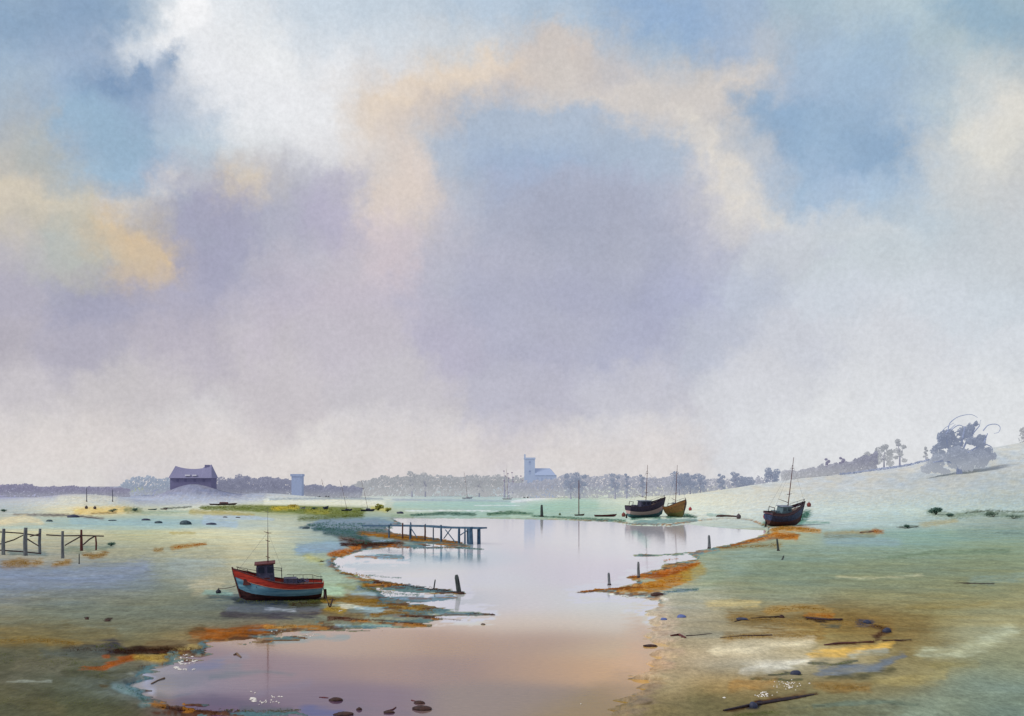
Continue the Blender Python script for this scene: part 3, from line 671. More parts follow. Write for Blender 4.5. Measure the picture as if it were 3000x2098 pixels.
 ([(390,1928,6),(460,1930,8),(530,1915,6)],(172,142,66),.85,6,0),
 ([(180,1950,20),(60,1945,14)],(118,112,92),.5,20,0),
 ([(200,1970,8),(330,1975,8),(420,1960,6)],(88,86,62),.6,8,0),
 ([(10,1995,2),(80,2000,3),(150,2000,2)],(150,155,145),.6,3,0),
 ([(340,2010,8),(400,2030,12),(430,2060,10)],(96,125,125),.8,9,1),
 ([(290,2012,3),(310,2012,3)],(85,70,45),.7,3,0),
 ([(460,2070,4),(540,2080,9),(640,2088,7)],(78,38,30),.9,5,0),
 ([(640,2080,6),(780,2085,7),(880,2080,3)],(52,52,70),.85,5,0),
 ([(0,2060,20),(150,2070,20)],(104,98,70),.5,20,0),
 # weed beds round the jetty
 ([(930,1535,7),(1010,1533,10),(1110,1532,10),(1160,1540,5)],(92,130,156),.9,5,1),
 ([(880,1546,3),(900,1545,4)],(95,115,125),.9,2,0),
 ([(920,1550,4),(1000,1556,5),(1070,1566,7)],(74,104,112),.9,4,0),
 ([(880,1610,12),(960,1600,13),(1010,1595,8)],(116,150,172),.85,10,1),
 ([(1050,1560,4),(1120,1568,6),(1220,1578,9),(1300,1588,8),(1360,1596,5)],(120,82,28),.95,3,0),
 ([(1060,1565,2),(1150,1572,3),(1260,1584,3)],(176,125,34),.85,2,0),
 ([(1200,1566,4),(1240,1575,5)],(92,88,44),.8,4,0),
 ([(1090,1588,2),(1150,1583,2)],(150,180,205),.9,2,1),
 ([(1000,1595,4),(1060,1598,7),(1150,1593,4)],(66,36,26),.95,3,0),
 ([(970,1624,6),(1010,1618,8),(1050,1606,6)],(182,106,24),.92,4,0),
 ([(1140,1598,3),(1200,1605,3)],(176,98,24),.9,2.5,0),
 ([(1205,1606,2.5),(1330,1604,3),(1415,1610,2)],(58,98,118),.95,1.5,1),
 ([(900,1632,7),(940,1645,6)],(170,165,95),.7,8,0),
 ([(965,1650,7),(1000,1662,3)],(90,118,140),.85,5,1),
 ([(940,1645,1.5),(950,1647,1.5)],(50,40,20),.9,1,0),
 ([(1000,1678,3),(1050,1684,5),(1090,1694,5)],(150,148,50),.85,4,0),
 ([(1010,1665,3),(1060,1672,3)],(100,115,115),.85,3,0),
 ([(1070,1684,3),(1120,1690,3),(1180,1694,2)],(78,112,118),.9,2,1),
 ([(950,1690,12),(1040,1705,10)],(150,176,156),.7,10,1),
 ([(1070,1715,5),(1095,1730,6),(1150,1735,5)],(138,128,60),.85,5,0),
 ([(1095,1706,5),(1180,1716,7),(1270,1728,5),(1340,1735,4)],(78,34,24),.97,2,0),
 ([(1190,1710,3),(1250,1714,4)],(92,128,150),.85,3,1),
 ([(1345,1736,5),(1355,1738,4)],(70,28,22),.95,2,0),
 ([(1360,1736,2),(1395,1742,2)],(110,160,160),.85,2,1),
 ([(930,1725,14),(990,1735,18)],(160,186,158),.85,8,0),
 ([(950,1755,8),(1010,1760,5)],(150,115,40),.9,4,0),
 ([(1030,1740,4),(1100,1742,5)],(130,160,172),.85,5,1),
 ([(1020,1762,7),(1100,1765,9),(1180,1780,9),(1270,1790,5)],(146,108,34),.95,4,0),
 ([(1090,1800,5),(1160,1795,5),(1240,1798,4)],(150,110,35),.8,5,0),
 ([(1040,1782,5),(1120,1788,5)],(140,170,182),.85,4,1),
 ([(960,1782,6),(1000,1788,8)],(170,140,50),.9,5,0),
 ([(1000,1775,3),(1060,1780,3)],(226,218,196),.8,3,0),
 ([(960,1812,6),(1000,1812,5),(1080,1818,3)],(92,44,24),.95,2.5,0),
 ([(1080,1815,2),(1180,1824,2),(1265,1834,1.2)],(85,55,35),.95,1.5,0),
 ([(1060,1833,3),(1140,1835,5),(1180,1830,3)],(126,162,155),.85,4,1),
 ([(980,1835,4),(1030,1835,3)],(125,150,158),.8,3,1),
 ([(1180,1805,2),(1280,1810,3),(1350,1818,1)],(80,50,34),.95,1.5,0),
 ([(1290,1800,3),(1400,1798,4)],(104,132,126),.85,4,1),
 ([(1370,1798,1.5),(1440,1799,1.2)],(90,42,30),.95,1,0),
 ([(890,1850,6),(980,1862,5)],(122,150,150),.8,5,1),
 ([(900,1868,3),(1010,1866,3)],(160,120,80),.6,3,0),
 ([(750,1868,3),(800,1866,2)],(222,212,185),.8,3,0),
 ([(800,1866,2),(960,1860,2)],(226,218,196),.7,3,0),
]
W_PATCH = [  # water tints, with blue reflections and white highlights painted in
 ([(1900,1790,30),(1890,1830,30)],(203,190,172),.85,50),
 ([(1890,1860,34),(1880,1890,34)],(192,166,142),.85,50),
 ([(1860,1940,34),(1840,1970,34)],(204,168,134),.85,50),
 ([(1820,2020,34),(1800,2040,34)],(166,140,112),.85,50),
 ([(1770,2080,34),(1730,2110,34)],(148,128,100),.85,50),
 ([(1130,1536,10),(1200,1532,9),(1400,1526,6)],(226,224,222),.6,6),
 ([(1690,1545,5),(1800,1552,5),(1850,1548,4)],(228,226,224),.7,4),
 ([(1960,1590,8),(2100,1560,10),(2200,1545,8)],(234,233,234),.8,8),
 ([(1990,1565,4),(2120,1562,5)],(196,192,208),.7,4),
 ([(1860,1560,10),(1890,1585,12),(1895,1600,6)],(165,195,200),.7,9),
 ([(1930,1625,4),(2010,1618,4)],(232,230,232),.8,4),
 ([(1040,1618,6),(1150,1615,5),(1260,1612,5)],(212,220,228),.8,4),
 ([(1050,1640,6),(1150,1632,10),(1190,1638,8)],(116,158,186),.8,8),  # blue bank reflections painted into the inlet colour, here and below
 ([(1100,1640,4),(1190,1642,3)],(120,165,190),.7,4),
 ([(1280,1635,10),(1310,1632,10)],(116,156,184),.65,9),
 ([(1110,1700,4),(1220,1700,4),(1330,1712,6)],(228,220,220),.8,4),  # white water highlight painted in
 ([(1160,1758,5),(1260,1750,7),(1320,1748,5)],(92,136,168),.92,3),  # painted blue reflection below the brown spit
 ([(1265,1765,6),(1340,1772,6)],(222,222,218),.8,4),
 ([(1880,1790,10),(1900,1820,10)],(205,203,190),.6,10),
 ([(1930,1812,5),(1990,1806,5)],(104,120,165),.8,5),
 ([(1940,1818,4),(2000,1815,4)],(120,155,150),.7,4),
 ([(620,1935,6),(720,1920,6)],(130,128,142),.6,8),
 ([(560,1958,8),(650,1945,7)],(104,118,150),.7,7),
 ([(430,1990,14),(450,2020,14)],(158,168,198),.8,10),
 ([(470,2040,5),(560,2035,5)],(96,112,130),.6,6),
 ([(800,1880,6),(900,1872,6),(1010,1868,4)],(124,146,150),.75,5),
 ([(880,1850,5),(940,1862,3)],(120,150,152),.75,4),
 ([(900,2080,10),(1000,2090,10)],(74,92,140),.7,8),
 ([(700,2085,8),(860,2080,6)],(72,70,96),.7,8),
 ([(760,2030,6),(900,2000,6)],(120,116,136),.4,8),
 ([(450,2000,16),(560,1990,16),(700,1950,12)],(118,122,134),.7,18),
 ([(470,2060,14),(620,2050,12),(800,2070,10)],(92,90,108),.6,16),
 ([(620,1985,5),(760,1965,5),(860,1975,3)],(104,116,124),.6,6),
 ([(1000,2060,5),(1200,2090,6)],(108,104,122),.5,10),
]

def clouds_mean(py):
    return lin((180, 186, 203))

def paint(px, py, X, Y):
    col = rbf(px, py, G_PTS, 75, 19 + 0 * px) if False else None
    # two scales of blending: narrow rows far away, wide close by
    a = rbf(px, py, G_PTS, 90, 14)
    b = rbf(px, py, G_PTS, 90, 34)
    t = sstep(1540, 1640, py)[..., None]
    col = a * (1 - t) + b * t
    wet = np.zeros(px.shape)
    wx, wy = warp(px, np.maximum(py, 1440))
    s = np.clip((py - 1395) / 350.0, 0.15, 1.4)
    g = fbm(px / (26 * s), py / (7 * s), 91, 4)
    g2 = fbm(px / (90 * s), py / (22 * s), 95, 4)
    g3 = fbm(px / (34 * s), py / (9 * s), 97, 4); g4 = fbm(px / (22 * s), py / (5 * s), 99, 4)
    x = px + wx * 1.0; y = py + wy
    for (pts, c, op, soft, w) in PATCH:
        if sum(c) < 400:
            pts = [(a_, b_, w_ * 1.22) for a_, b_, w_ in pts]; op = min(1, op * 1.08); c = tuple(v * .9 for v in c)
        xs = [p[0] for p in pts]; ys = [p[1] for p in pts]; ww = max(p[2] for p in pts) + soft + 25
        m = (px > min(xs) - ww - 20) & (px < max(xs) + ww + 20) & (py > min(ys) - ww) & (py < max(ys) + ww)
        if not m.any(): continue
        d = seg_dist(x[m], y[m], pts) + g[m] * (2.0 + 0.75 * soft)
        al = op * (1 - sstep(-soft * 0.7, soft * 1.1, d)) * np.clip(0.88 + 0.45 * g3[m], 0.35, 1)
        tone = np.clip(1 + 0.38 * g4[m], .5, 1.6)[:, None]
        col[m] = col[m] * (1 - al[:, None]) + lin(c) * tone * al[:, None]
        wet[m] = wet[m] * (1 - al) + w * al
    # tide line: a broken fringe of rust, dark and blue-green weed where the banks meet the water
    lm = landness(px, np.clip(py, 1436, 2500))
    zone = sstep(1512, 1530, py) * (1 - .85 * sstep(1700, 1800, px) * sstep(1740, 1800, py)) * (px > -3000)
    q = fbm(px / (48 * s), py / (14 * s), 151, 4); hue = fbm(px / (120 * s), py / (30 * s), 157, 3)
    al = np.clip(1 - np.abs(lm - 7 * s) / ((9 + 16 * q) * s + 1e-3), 0, 1) * ((9 + 16 * q) > 0) * (lm > 0)
    al = np.clip(al * 1.7, 0, 1) * zone * .85
    rim = np.where(hue[..., None] > .12, lin((150, 98, 34)), np.where(hue[..., None] > -.15, lin((82, 52, 36)), lin((78, 110, 118))))
    col = col * (1 - al[..., None]) + rim * al[..., None]
    # natural break-up of tone, warm / cool drift
    k = 1 + (0.13 + 0.08 * sstep(1560, 1750, py)) * g2 + 0.12 * g
    col = col * k[..., None]
    d = fbm(px / (200 * s), py / (45 * s), 131, 3)
    col = col * np.stack([1 + 0.09 * d, 1 + 0 * d, 1 - 0.14 * d], -1)
    return np.clip(col, 0.004, 0.95), wet

def sheet(name, cols, rows, zfun, colfun, m):
    nx, ny = len(cols), len(rows)
    PX, PY0 = np.meshgrid(cols, rows)
    Y = CAMZ * F / (PY0 - HY); X = (PX - CX) / F * Y
    Z = zfun(X, Y)
    if name == 'ground': GRID.update(cols=cols, Y=Y[:, 0].copy(), Z=Z)
    me = bpy.data.meshes.new(name)
    me.vertices.add(nx * ny)
    me.vertices.foreach_set('co', np.stack([X, Y, Z], -1).reshape(-1).astype(np.float32))
    i = np.arange((ny - 1) * (nx - 1)); r = i // (nx - 1); c = i % (nx - 1); a = r * nx + c
    quads = np.stack([a, a + 1, a + nx + 1, a + nx], -1).astype(np.int32)
    me.loops.add(quads.size); me.polygons.add(len(quads))
    me.loops.foreach_set('vertex_index', quads.reshape(-1))
    me.polygons.foreach_set('loop_start', np.arange(0, quads.size, 4, dtype=np.int32))
    me.polygons.foreach_set('use_smooth', np.ones(len(quads), bool))
    me.update(calc_edges=True); me.validate()
    py = HY + (CAMZ - Z) * F / Y
    col, wet = colfun(PX, py, X, Y)
    ca = me.color_attributes.new('Col', 'FLOAT_COLOR', 'POINT')
    rgba = np.concatenate([col, wet[..., None]], -1).reshape(-1).astype(np.float32)
    ca.data.foreach_set('color', rgba)
    me.materials.append(m)
    o = bpy.data.objects.new(name, me); COL.objects.link(o); o['kind'] = 'structure'
    return o

def ground_mat():
    m, nt, b = new_mat('salt_marsh'); N, L = nt.nodes, nt.links
    a = N.new('ShaderNodeAttribute'); a.attribute_name = 'Col'
    tc = N.new('ShaderNodeTexCoord')
    def noise(scale, det, rough, stretch=(1, 1, 1)):
        mp = N.new('ShaderNodeMapping'); mp.inputs['Scale'].default_value = stretch
        L.new(tc.outputs['Object'], mp.inputs[0])
        n = N.new('ShaderNodeTexNoise'); n.inputs['Scale'].default_value = scale; n.inputs['Detail'].default_value = det; n.inputs['Roughness'].default_value = rough
        L.new(mp.outputs[0], n.inputs['Vector']); return n.outputs['Fac']
    n1 = noise(5.0, 8, 0.72, (1, .45, 1)); n2 = noise(0.7, 6, 0.6, (1, .4, 1))
    mr = N.new('ShaderNodeMapRange'); mr.inputs[1].default_value = 0.25; mr.inputs[2].default_value = 0.75; mr.inputs[3].default_value = 0.62; mr.inputs[4].default_value = 1.38
    L.new(n1, mr.inputs[0])
    mr2 = N.new('ShaderNodeMapRange'); mr2.inputs[1].default_value = 0.3; mr2.inputs[2].default_value = 0.7; mr2.inputs[3].default_value = 0.88; mr2.inputs[4].default_value = 1.12
    L.new(n2, mr2.inputs[0])
    mu = N.new('ShaderNodeMath'); mu.operation = 'MULTIPLY'; L.new(mr.outputs[0], mu.inputs[0]); L.new(mr2.outputs[0], mu.inputs[1])
    n3 = noise(24.0, 6, 0.7, (1, .6, 1))
    mr3 = N.new('ShaderNodeMapRange'); mr3.inputs[1].default_value = 0.3; mr3.inputs[2].default_value = 0.7; mr3.inputs[3].default_value = 0.84; mr3.inputs[4].default_value = 1.16
    L.new(n3, mr3.inputs[0])
    mu2 = N.new('ShaderNodeMath'); mu2.operation = 'MULTIPLY'; L.new(mu.outputs[0], mu2.inputs[0]); L.new(mr3.outputs[0], mu2.inputs[1])
    vm = N.new('ShaderNodeVectorMath'); vm.operation = 'SCALE'; L.new(a.outputs['Color'], vm.inputs[0]); L.new(mu2.outputs[0], vm.inputs['Scale'])
    L.new(vm.outputs[0], b.inputs['Base Color'])
    rr = N.new('ShaderNodeMapRange'); rr.inputs[3].default_value = 0.95; rr.inputs[4].default_value = 0.38; L.new(a.outputs['Alpha'], rr.inputs[0])
    L.new(rr.outputs[0], b.inputs['Roughness'])
    rs = N.new('ShaderNodeMapRange'); rs.inputs[3].default_value = 0.03; rs.inputs[4].default_value = 0.3; L.new(a.outputs['Alpha'], rs.inputs[0])
    L.new(rs.outputs[0], b.inputs['Specular IOR Level'])
    bp = N.new('ShaderNodeBump'); bp.inputs['Strength'].default_value = 0.35; bp.inputs['Distance'].default_value = 0.06
    L.new(n1, bp.inputs['Height']); L.new(bp.outputs[0], b.inputs['Normal'])
    return m

def water_mat():
    m, nt, b = new_mat('estuary_water'); N, L = nt.nodes, nt.links
    a = N.new('ShaderNodeAttribute'); a.attribute_name = 'Col'
    tc = N.new('ShaderNodeTexCoord')
    mp = N.new('ShaderNodeMapping'); mp.inputs['Scale'].default_value = (0.35, 1.0, 1)
    L.new(tc.outputs['Object'], mp.inputs[0])
    n = N.new('ShaderNodeTexNoise'); n.inputs['Scale'].default_value = 2.2; n.inputs['Detail'].default_value = 5; L.new(mp.outputs[0], n.inputs['Vector'])
    g = N.new('ShaderNodeTexNoise'); g.inputs['Scale'].default_value = 9; g.inputs['Detail'].default_value = 6; g.inputs['Roughness'].default_value = .75; L.new(mp.outputs[0], g.inputs['Vector'])
    mr = N.new('ShaderNodeMapRange'); mr.inputs[1].default_value = 0.25; mr.inputs[2].default_value = 0.75; mr.inputs[3].default_value = 0.8; mr.inputs[4].default_value = 1.2
    L.new(g.outputs['Fac'], mr.inputs[0])
    vm = N.new('ShaderNodeVectorMath'); vm.operation = 'SCALE'; L.new(a.outputs['Color'], vm.inputs[0]); L.new(mr.outputs[0], vm.inputs['Scale'])
    L.new(vm.outputs[0], b.inputs['Base Color'])
    b.inputs['Roughness'].default_value = 0.07; b.inputs['IOR'].default_value = 1.33
    b.inputs['Specular IOR Level'].default_value = 0.42
    bp = N.new('ShaderNodeBump'); bp.inputs['Strength'].default_value = 0.2; bp.inputs['Distance'].default_value = 0.02
    L.new(n.outputs['Fac'], bp.inputs['Height']); L.new(bp.outputs[0], b.inputs['Normal'])
    return m

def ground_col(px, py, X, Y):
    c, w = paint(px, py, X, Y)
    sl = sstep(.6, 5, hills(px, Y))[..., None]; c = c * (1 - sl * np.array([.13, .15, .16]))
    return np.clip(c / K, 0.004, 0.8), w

def water_col(px, py, X, Y):
    col = rbf(px, py, W_PTS, 130, 26)
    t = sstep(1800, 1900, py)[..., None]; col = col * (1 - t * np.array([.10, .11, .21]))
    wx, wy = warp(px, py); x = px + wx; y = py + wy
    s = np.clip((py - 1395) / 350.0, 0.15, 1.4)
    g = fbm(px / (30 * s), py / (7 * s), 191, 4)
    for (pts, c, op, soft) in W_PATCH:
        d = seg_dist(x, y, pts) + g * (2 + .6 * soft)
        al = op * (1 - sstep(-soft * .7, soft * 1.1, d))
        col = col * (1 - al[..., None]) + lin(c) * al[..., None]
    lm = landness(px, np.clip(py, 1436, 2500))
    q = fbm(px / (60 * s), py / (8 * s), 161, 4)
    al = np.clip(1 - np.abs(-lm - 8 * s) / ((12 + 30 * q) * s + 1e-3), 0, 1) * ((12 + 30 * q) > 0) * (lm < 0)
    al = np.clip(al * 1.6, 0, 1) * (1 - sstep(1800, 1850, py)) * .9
    col = col * (1 - al[..., None]) + lin((238, 237, 236)) * al[..., None]  # broken bright highlight along the shore, painted into the water colour
    # part of the light is the reflected sky: silt plus painted reflections and highlights supply the rest
    ang = np.arctan2(CAMZ, Y)
    ci = np.sin(ang); n = 1.33; ct = np.sqrt(1 - (1 - ci ** 2) / n ** 2)
    R = 0.5 * (((ci - n * ct) / (ci + n * ct)) ** 2 + ((ct - n * ci) / (ct + n * ci)) ** 2) * 0.66
    tint = (col - R[..., None] * clouds_mean(py)) / np.maximum((1 - R[..., None]) * K, 0.12)
    return np.clip(tint, 0.01, 0.75), np.ones(px.shape)

cols = np.unique(np.concatenate([np.linspace(-9000, -600, 30), np.linspace(-600, -40, 50), np.arange(-40, 3041, 4.0), np.linspace(3041, 3600, 50), np.linspace(3600, 12000, 30)]))
rows = np.concatenate([np.geomspace(9000, 2320, 24), np.arange(2310, 2115, -12.0), np.arange(2110, 1600, -2.4), np.arange(1600, 1490, -1.1),
                       np.arange(1490, 1455, -0.55), np.arange(1455, 1434, -0.8), np.geomspace(9, 2.2, 20) + HY])
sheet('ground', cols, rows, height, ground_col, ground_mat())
wc = np.unique(np.concatenate([np.linspace(-9000, -100, 20), np.arange(-50, 3051, 8.0), np.linspace(3100, 9000, 20)]))
wr = np.concatenate([np.geomspace(9000, 2120, 16), np.arange(2110, 1600, -4.0), np.arange(1600, 1494, -2.0), [1470, 1455]])
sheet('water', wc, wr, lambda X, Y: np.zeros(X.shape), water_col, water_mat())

# ------------------------------------------------------------------ camera
cam = bpy.data.cameras.new('camera'); co = bpy.data.objects.new('camera', cam); COL.objects.link(co)
cam.sensor_width = 36; cam.lens = 36 * F / 3000.0; cam.clip_end = 20000; cam.clip_start = 0.5
co.location = (0, 0, CAMZ); co.rotation_euler = (math.pi / 2, 0, 0)
cam.shift_y = (HY - 1049.0) / 3000.0
sc.camera = co
sc.view_settings.view_transform = 'Standard'; sc.view_settings.look = 'None'; sc.view_settings.exposure = 0
sc.cycles.max_bounces = 5


# ------------------------------------------------------------------ foliage
def leaf_quads(mb_v, mb_f, tones, centre, rad, n, size, seed, flat=1.0, shell=0.35):
    r = random.Random(seed)
    cx, cy, cz = centre; rx, ry, rz = rad
    for _ in range(n):
        while True:
            u = Vector((r.uniform(-1, 1), r.uniform(-1, 1), r.uniform(-1, 1)))
            if shell < u.length < 1: break
        p = Vector((cx + u.x * rx, cy + u.y * ry, cz + u.z * rz))
        a = Vector((r.gauss(0, 1), r.gauss(0, 1), r.gauss(0, 1))).normalized(); b = a.orthogonal().normalized()
        b = (Matrix.Rotation(r.uniform(0, 6.28), 3, a) @ b)
        c = a.cross(b); s = size * r.uniform(0.5, 1.4)
        i = len(mb_v)
        mb_v += [p + b * s, p + c * s * .6, p - b * s, p - c * s * .6]
        mb_f.append((i, i + 1, i + 2, i + 3))
        tones.append(min(1, max(0, 0.5 + 0.38 * u.z + r.uniform(-.22, .22))))

def foliage(name, blobs, m, parent=None, size=0.5, seed=1, dens=1.0, smooth=False):
    v, f, t = [], [], []
    for k, (c, rad, n) in enumerate(blobs):
        leaf_quads(v, f, t, c, rad, int(n * dens), size, seed * 131 + k)
    me = bpy.data.meshes.new(name); me.from_pydata([tuple(p) for p in v], [], f); me.materials.append(m)
    a = me.attributes.new('tone', 'FLOAT', 'FACE'); a.data.foreach_set('value', t)
    me.update(); return link(bpy.data.objects.new(name, me), parent)

def tree(px, top, wpx, m, bark, label, seed, base=None, d=None, blobs=7, group=None, name='tree', dens=1.0, lean=0, lo=0.35):
    """tapered trunk with limbs; crown of leaf clumps. top and width in photograph pixels"""
    r = random.Random(seed)
    if d is None: p = hit(px, base)
    else:
        X = (px - CX) / F * d; p = Vector((X, d, gz(X, d)))
    d = p.y; H = CAMZ + (HY - top) / F * d - p.z; W = wpx / F * d
    t = thing(name, label, 'tree', p, group=group)
    tr = MB(); tr.tube([(0, 0, -.3), (lean * .3, 0, H * .3), (lean, 0, H * .62)], [H * .035, H * .025, H * .012], 7, .1)
    bl = []
    for k in range(blobs):
        a = k * 2.4 + r.uniform(-.5, .5); q = (k + .5) / blobs
        rr = W * .5 * r.uniform(.30, .46)
        x = math.cos(a) * (W / 2 - rr) * r.uniform(.6, 1); y = math.sin(a) * (W / 2 - rr) * .8
        z = H * (lo + (1 - lo) * q) - rr * .6 * (1 if q > .5 else .2)
        x *= (1.0 - .45 * max(0, q - .55))
        z = min(z, H - rr * .8)
        bl.append(((x + lean, y, z), (rr * 1.1, rr, rr * .8), 110))
        tr.tube([(lean * .4, 0, H * .38), (x * .55 + lean * .7, y * .5, (H * .38 + z) / 2 + .2), (x + lean, y, z)], [H * .014, H * .009, H * .004], 5, .1)
    tr.build('trunk', bark, t)
    foliage('crown', bl, m, t, size=max(.3, W * .045), seed=seed, dens=dens)
    return t

def wood_mass(name, label, cat, prof, d, m, seed, base=None, n=2600, size=.8, depth=12, group=None, slope=False):
    """a far wood that reads as one mass: leaf clumps filled from the ground to an uneven top line; prof = [(px, top)]"""
    r = random.Random(seed); v, f, t = [], [], []
    xs = [p[0] for p in prof]; ts = [p[1] for p in prof]
    for i in range(n):
        px = r.uniform(xs[0], xs[-1]); top = float(np.interp(px, xs, ts)) + (fbm(np.array([px / 14.0]), np.array([seed * 3.1]), seed, 3)[0]) * 9
        dd = d + r.uniform(-depth, depth); X = (px - CX) / F * dd; g = gz(X, dd) if slope else 0.1
        zt = CAMZ + (HY - top) / F * dd; zt = max(zt, g + .6)
        q = r.random() ** .75; z = g + (zt - g) * q
        s = size * r.uniform(.6, 1.5)
        a = Vector((r.gauss(0, 1), r.gauss(0, 1), r.gauss(0, 1))).normalized(); b = a.orthogonal().normalized(); c = a.cross(b)
        p = Vector((X, dd, z)); k = len(v)
        v += [p + b * s, p + c * s * .7, p - b * s, p - c * s * .7]; f.append((k, k + 1, k + 2, k + 3))
        t.append(min(1, max(0, q * .7 + r.uniform(-.1, .35))))
    me = bpy.data.meshes.new(name); me.from_pydata([tuple(p) for p in v], [], f); me.materials.append(m)
    a = me.attributes.new('tone', 'FLOAT', 'FACE'); a.data.foreach_set('value', t); me.update()
    o = link(bpy.data.objects.new(name, me)); tag(o, label, cat, group); o['kind'] = 'stuff'
    return o

lil = leaf_mat('far_lilac_leaf', (160, 163, 182), (146, 149, 172), (200, 203, 209), -.5, 6.5)  # pale lilac and grey leaf tints stand in for distance haze
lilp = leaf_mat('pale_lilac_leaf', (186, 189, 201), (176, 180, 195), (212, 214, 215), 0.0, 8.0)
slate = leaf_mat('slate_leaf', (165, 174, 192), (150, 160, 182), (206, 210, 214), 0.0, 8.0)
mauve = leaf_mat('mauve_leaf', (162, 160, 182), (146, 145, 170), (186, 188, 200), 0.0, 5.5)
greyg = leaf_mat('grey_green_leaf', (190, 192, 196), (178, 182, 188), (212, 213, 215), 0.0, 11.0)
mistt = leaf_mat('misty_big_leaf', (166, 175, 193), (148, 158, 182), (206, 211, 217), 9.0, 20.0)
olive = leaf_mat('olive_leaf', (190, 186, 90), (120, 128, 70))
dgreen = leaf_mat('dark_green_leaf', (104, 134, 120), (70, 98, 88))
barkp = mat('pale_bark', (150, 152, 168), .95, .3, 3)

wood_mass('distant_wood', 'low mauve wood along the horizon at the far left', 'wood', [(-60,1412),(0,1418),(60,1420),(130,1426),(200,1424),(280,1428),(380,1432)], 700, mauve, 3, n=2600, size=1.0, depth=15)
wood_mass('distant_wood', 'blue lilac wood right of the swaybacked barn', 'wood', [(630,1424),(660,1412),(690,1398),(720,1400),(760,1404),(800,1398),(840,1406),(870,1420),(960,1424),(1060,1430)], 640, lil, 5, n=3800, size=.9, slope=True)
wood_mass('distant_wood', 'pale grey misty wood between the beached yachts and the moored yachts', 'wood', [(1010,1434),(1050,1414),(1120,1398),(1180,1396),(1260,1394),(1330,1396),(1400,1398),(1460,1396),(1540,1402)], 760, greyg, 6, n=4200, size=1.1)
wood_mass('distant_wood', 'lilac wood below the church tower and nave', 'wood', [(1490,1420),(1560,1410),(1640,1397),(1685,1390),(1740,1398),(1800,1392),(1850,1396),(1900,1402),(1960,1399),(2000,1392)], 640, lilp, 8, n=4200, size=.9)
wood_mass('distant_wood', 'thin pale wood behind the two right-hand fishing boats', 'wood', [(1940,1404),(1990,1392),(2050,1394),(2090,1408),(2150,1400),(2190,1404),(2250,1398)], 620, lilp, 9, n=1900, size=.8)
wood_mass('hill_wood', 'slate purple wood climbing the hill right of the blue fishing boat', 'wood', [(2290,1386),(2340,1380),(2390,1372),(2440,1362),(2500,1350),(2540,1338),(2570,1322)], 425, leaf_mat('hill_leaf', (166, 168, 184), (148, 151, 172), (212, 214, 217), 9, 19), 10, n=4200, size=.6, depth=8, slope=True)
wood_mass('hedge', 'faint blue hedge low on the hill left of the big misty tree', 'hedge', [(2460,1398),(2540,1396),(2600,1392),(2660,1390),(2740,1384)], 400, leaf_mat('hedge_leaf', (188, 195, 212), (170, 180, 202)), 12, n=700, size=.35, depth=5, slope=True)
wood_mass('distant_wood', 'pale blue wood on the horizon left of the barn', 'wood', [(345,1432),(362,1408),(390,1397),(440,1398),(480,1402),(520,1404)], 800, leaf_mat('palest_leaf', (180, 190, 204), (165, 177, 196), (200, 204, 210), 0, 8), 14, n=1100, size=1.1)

# trees that stand out one by one
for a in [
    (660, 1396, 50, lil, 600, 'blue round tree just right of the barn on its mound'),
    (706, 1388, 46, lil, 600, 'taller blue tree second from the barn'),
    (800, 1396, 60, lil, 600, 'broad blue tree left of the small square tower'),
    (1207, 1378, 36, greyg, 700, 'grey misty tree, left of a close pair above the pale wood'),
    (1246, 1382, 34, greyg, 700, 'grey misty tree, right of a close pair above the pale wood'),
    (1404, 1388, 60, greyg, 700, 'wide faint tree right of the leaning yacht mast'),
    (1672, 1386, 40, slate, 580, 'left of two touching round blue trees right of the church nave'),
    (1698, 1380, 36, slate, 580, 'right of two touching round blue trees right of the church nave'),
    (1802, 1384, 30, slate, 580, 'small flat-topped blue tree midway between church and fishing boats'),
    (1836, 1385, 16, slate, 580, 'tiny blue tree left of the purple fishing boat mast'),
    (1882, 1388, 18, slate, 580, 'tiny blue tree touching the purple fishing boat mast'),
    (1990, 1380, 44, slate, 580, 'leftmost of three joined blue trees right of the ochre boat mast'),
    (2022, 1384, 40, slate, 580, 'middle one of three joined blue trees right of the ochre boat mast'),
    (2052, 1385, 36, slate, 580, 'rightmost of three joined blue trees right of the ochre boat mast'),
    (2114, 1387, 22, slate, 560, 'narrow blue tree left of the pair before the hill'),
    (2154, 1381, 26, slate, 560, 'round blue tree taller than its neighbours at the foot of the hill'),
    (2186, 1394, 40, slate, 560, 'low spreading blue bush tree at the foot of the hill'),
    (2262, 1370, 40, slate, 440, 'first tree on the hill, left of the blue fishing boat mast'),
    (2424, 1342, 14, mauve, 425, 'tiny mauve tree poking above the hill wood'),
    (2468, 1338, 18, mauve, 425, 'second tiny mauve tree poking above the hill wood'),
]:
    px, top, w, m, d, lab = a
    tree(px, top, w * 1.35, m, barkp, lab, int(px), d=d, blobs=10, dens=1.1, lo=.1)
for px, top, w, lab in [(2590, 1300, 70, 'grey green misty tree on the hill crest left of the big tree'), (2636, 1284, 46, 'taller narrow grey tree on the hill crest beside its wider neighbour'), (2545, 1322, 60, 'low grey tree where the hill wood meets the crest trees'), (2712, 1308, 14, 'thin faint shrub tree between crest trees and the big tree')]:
    tree(px, top, w, leaf_mat('crest_leaf', (188, 191, 196), (172, 177, 185), (214, 216, 218), 12, 24), barkp, lab, int(px) + 3, d=428, blobs=8, dens=1.1, lo=.2)

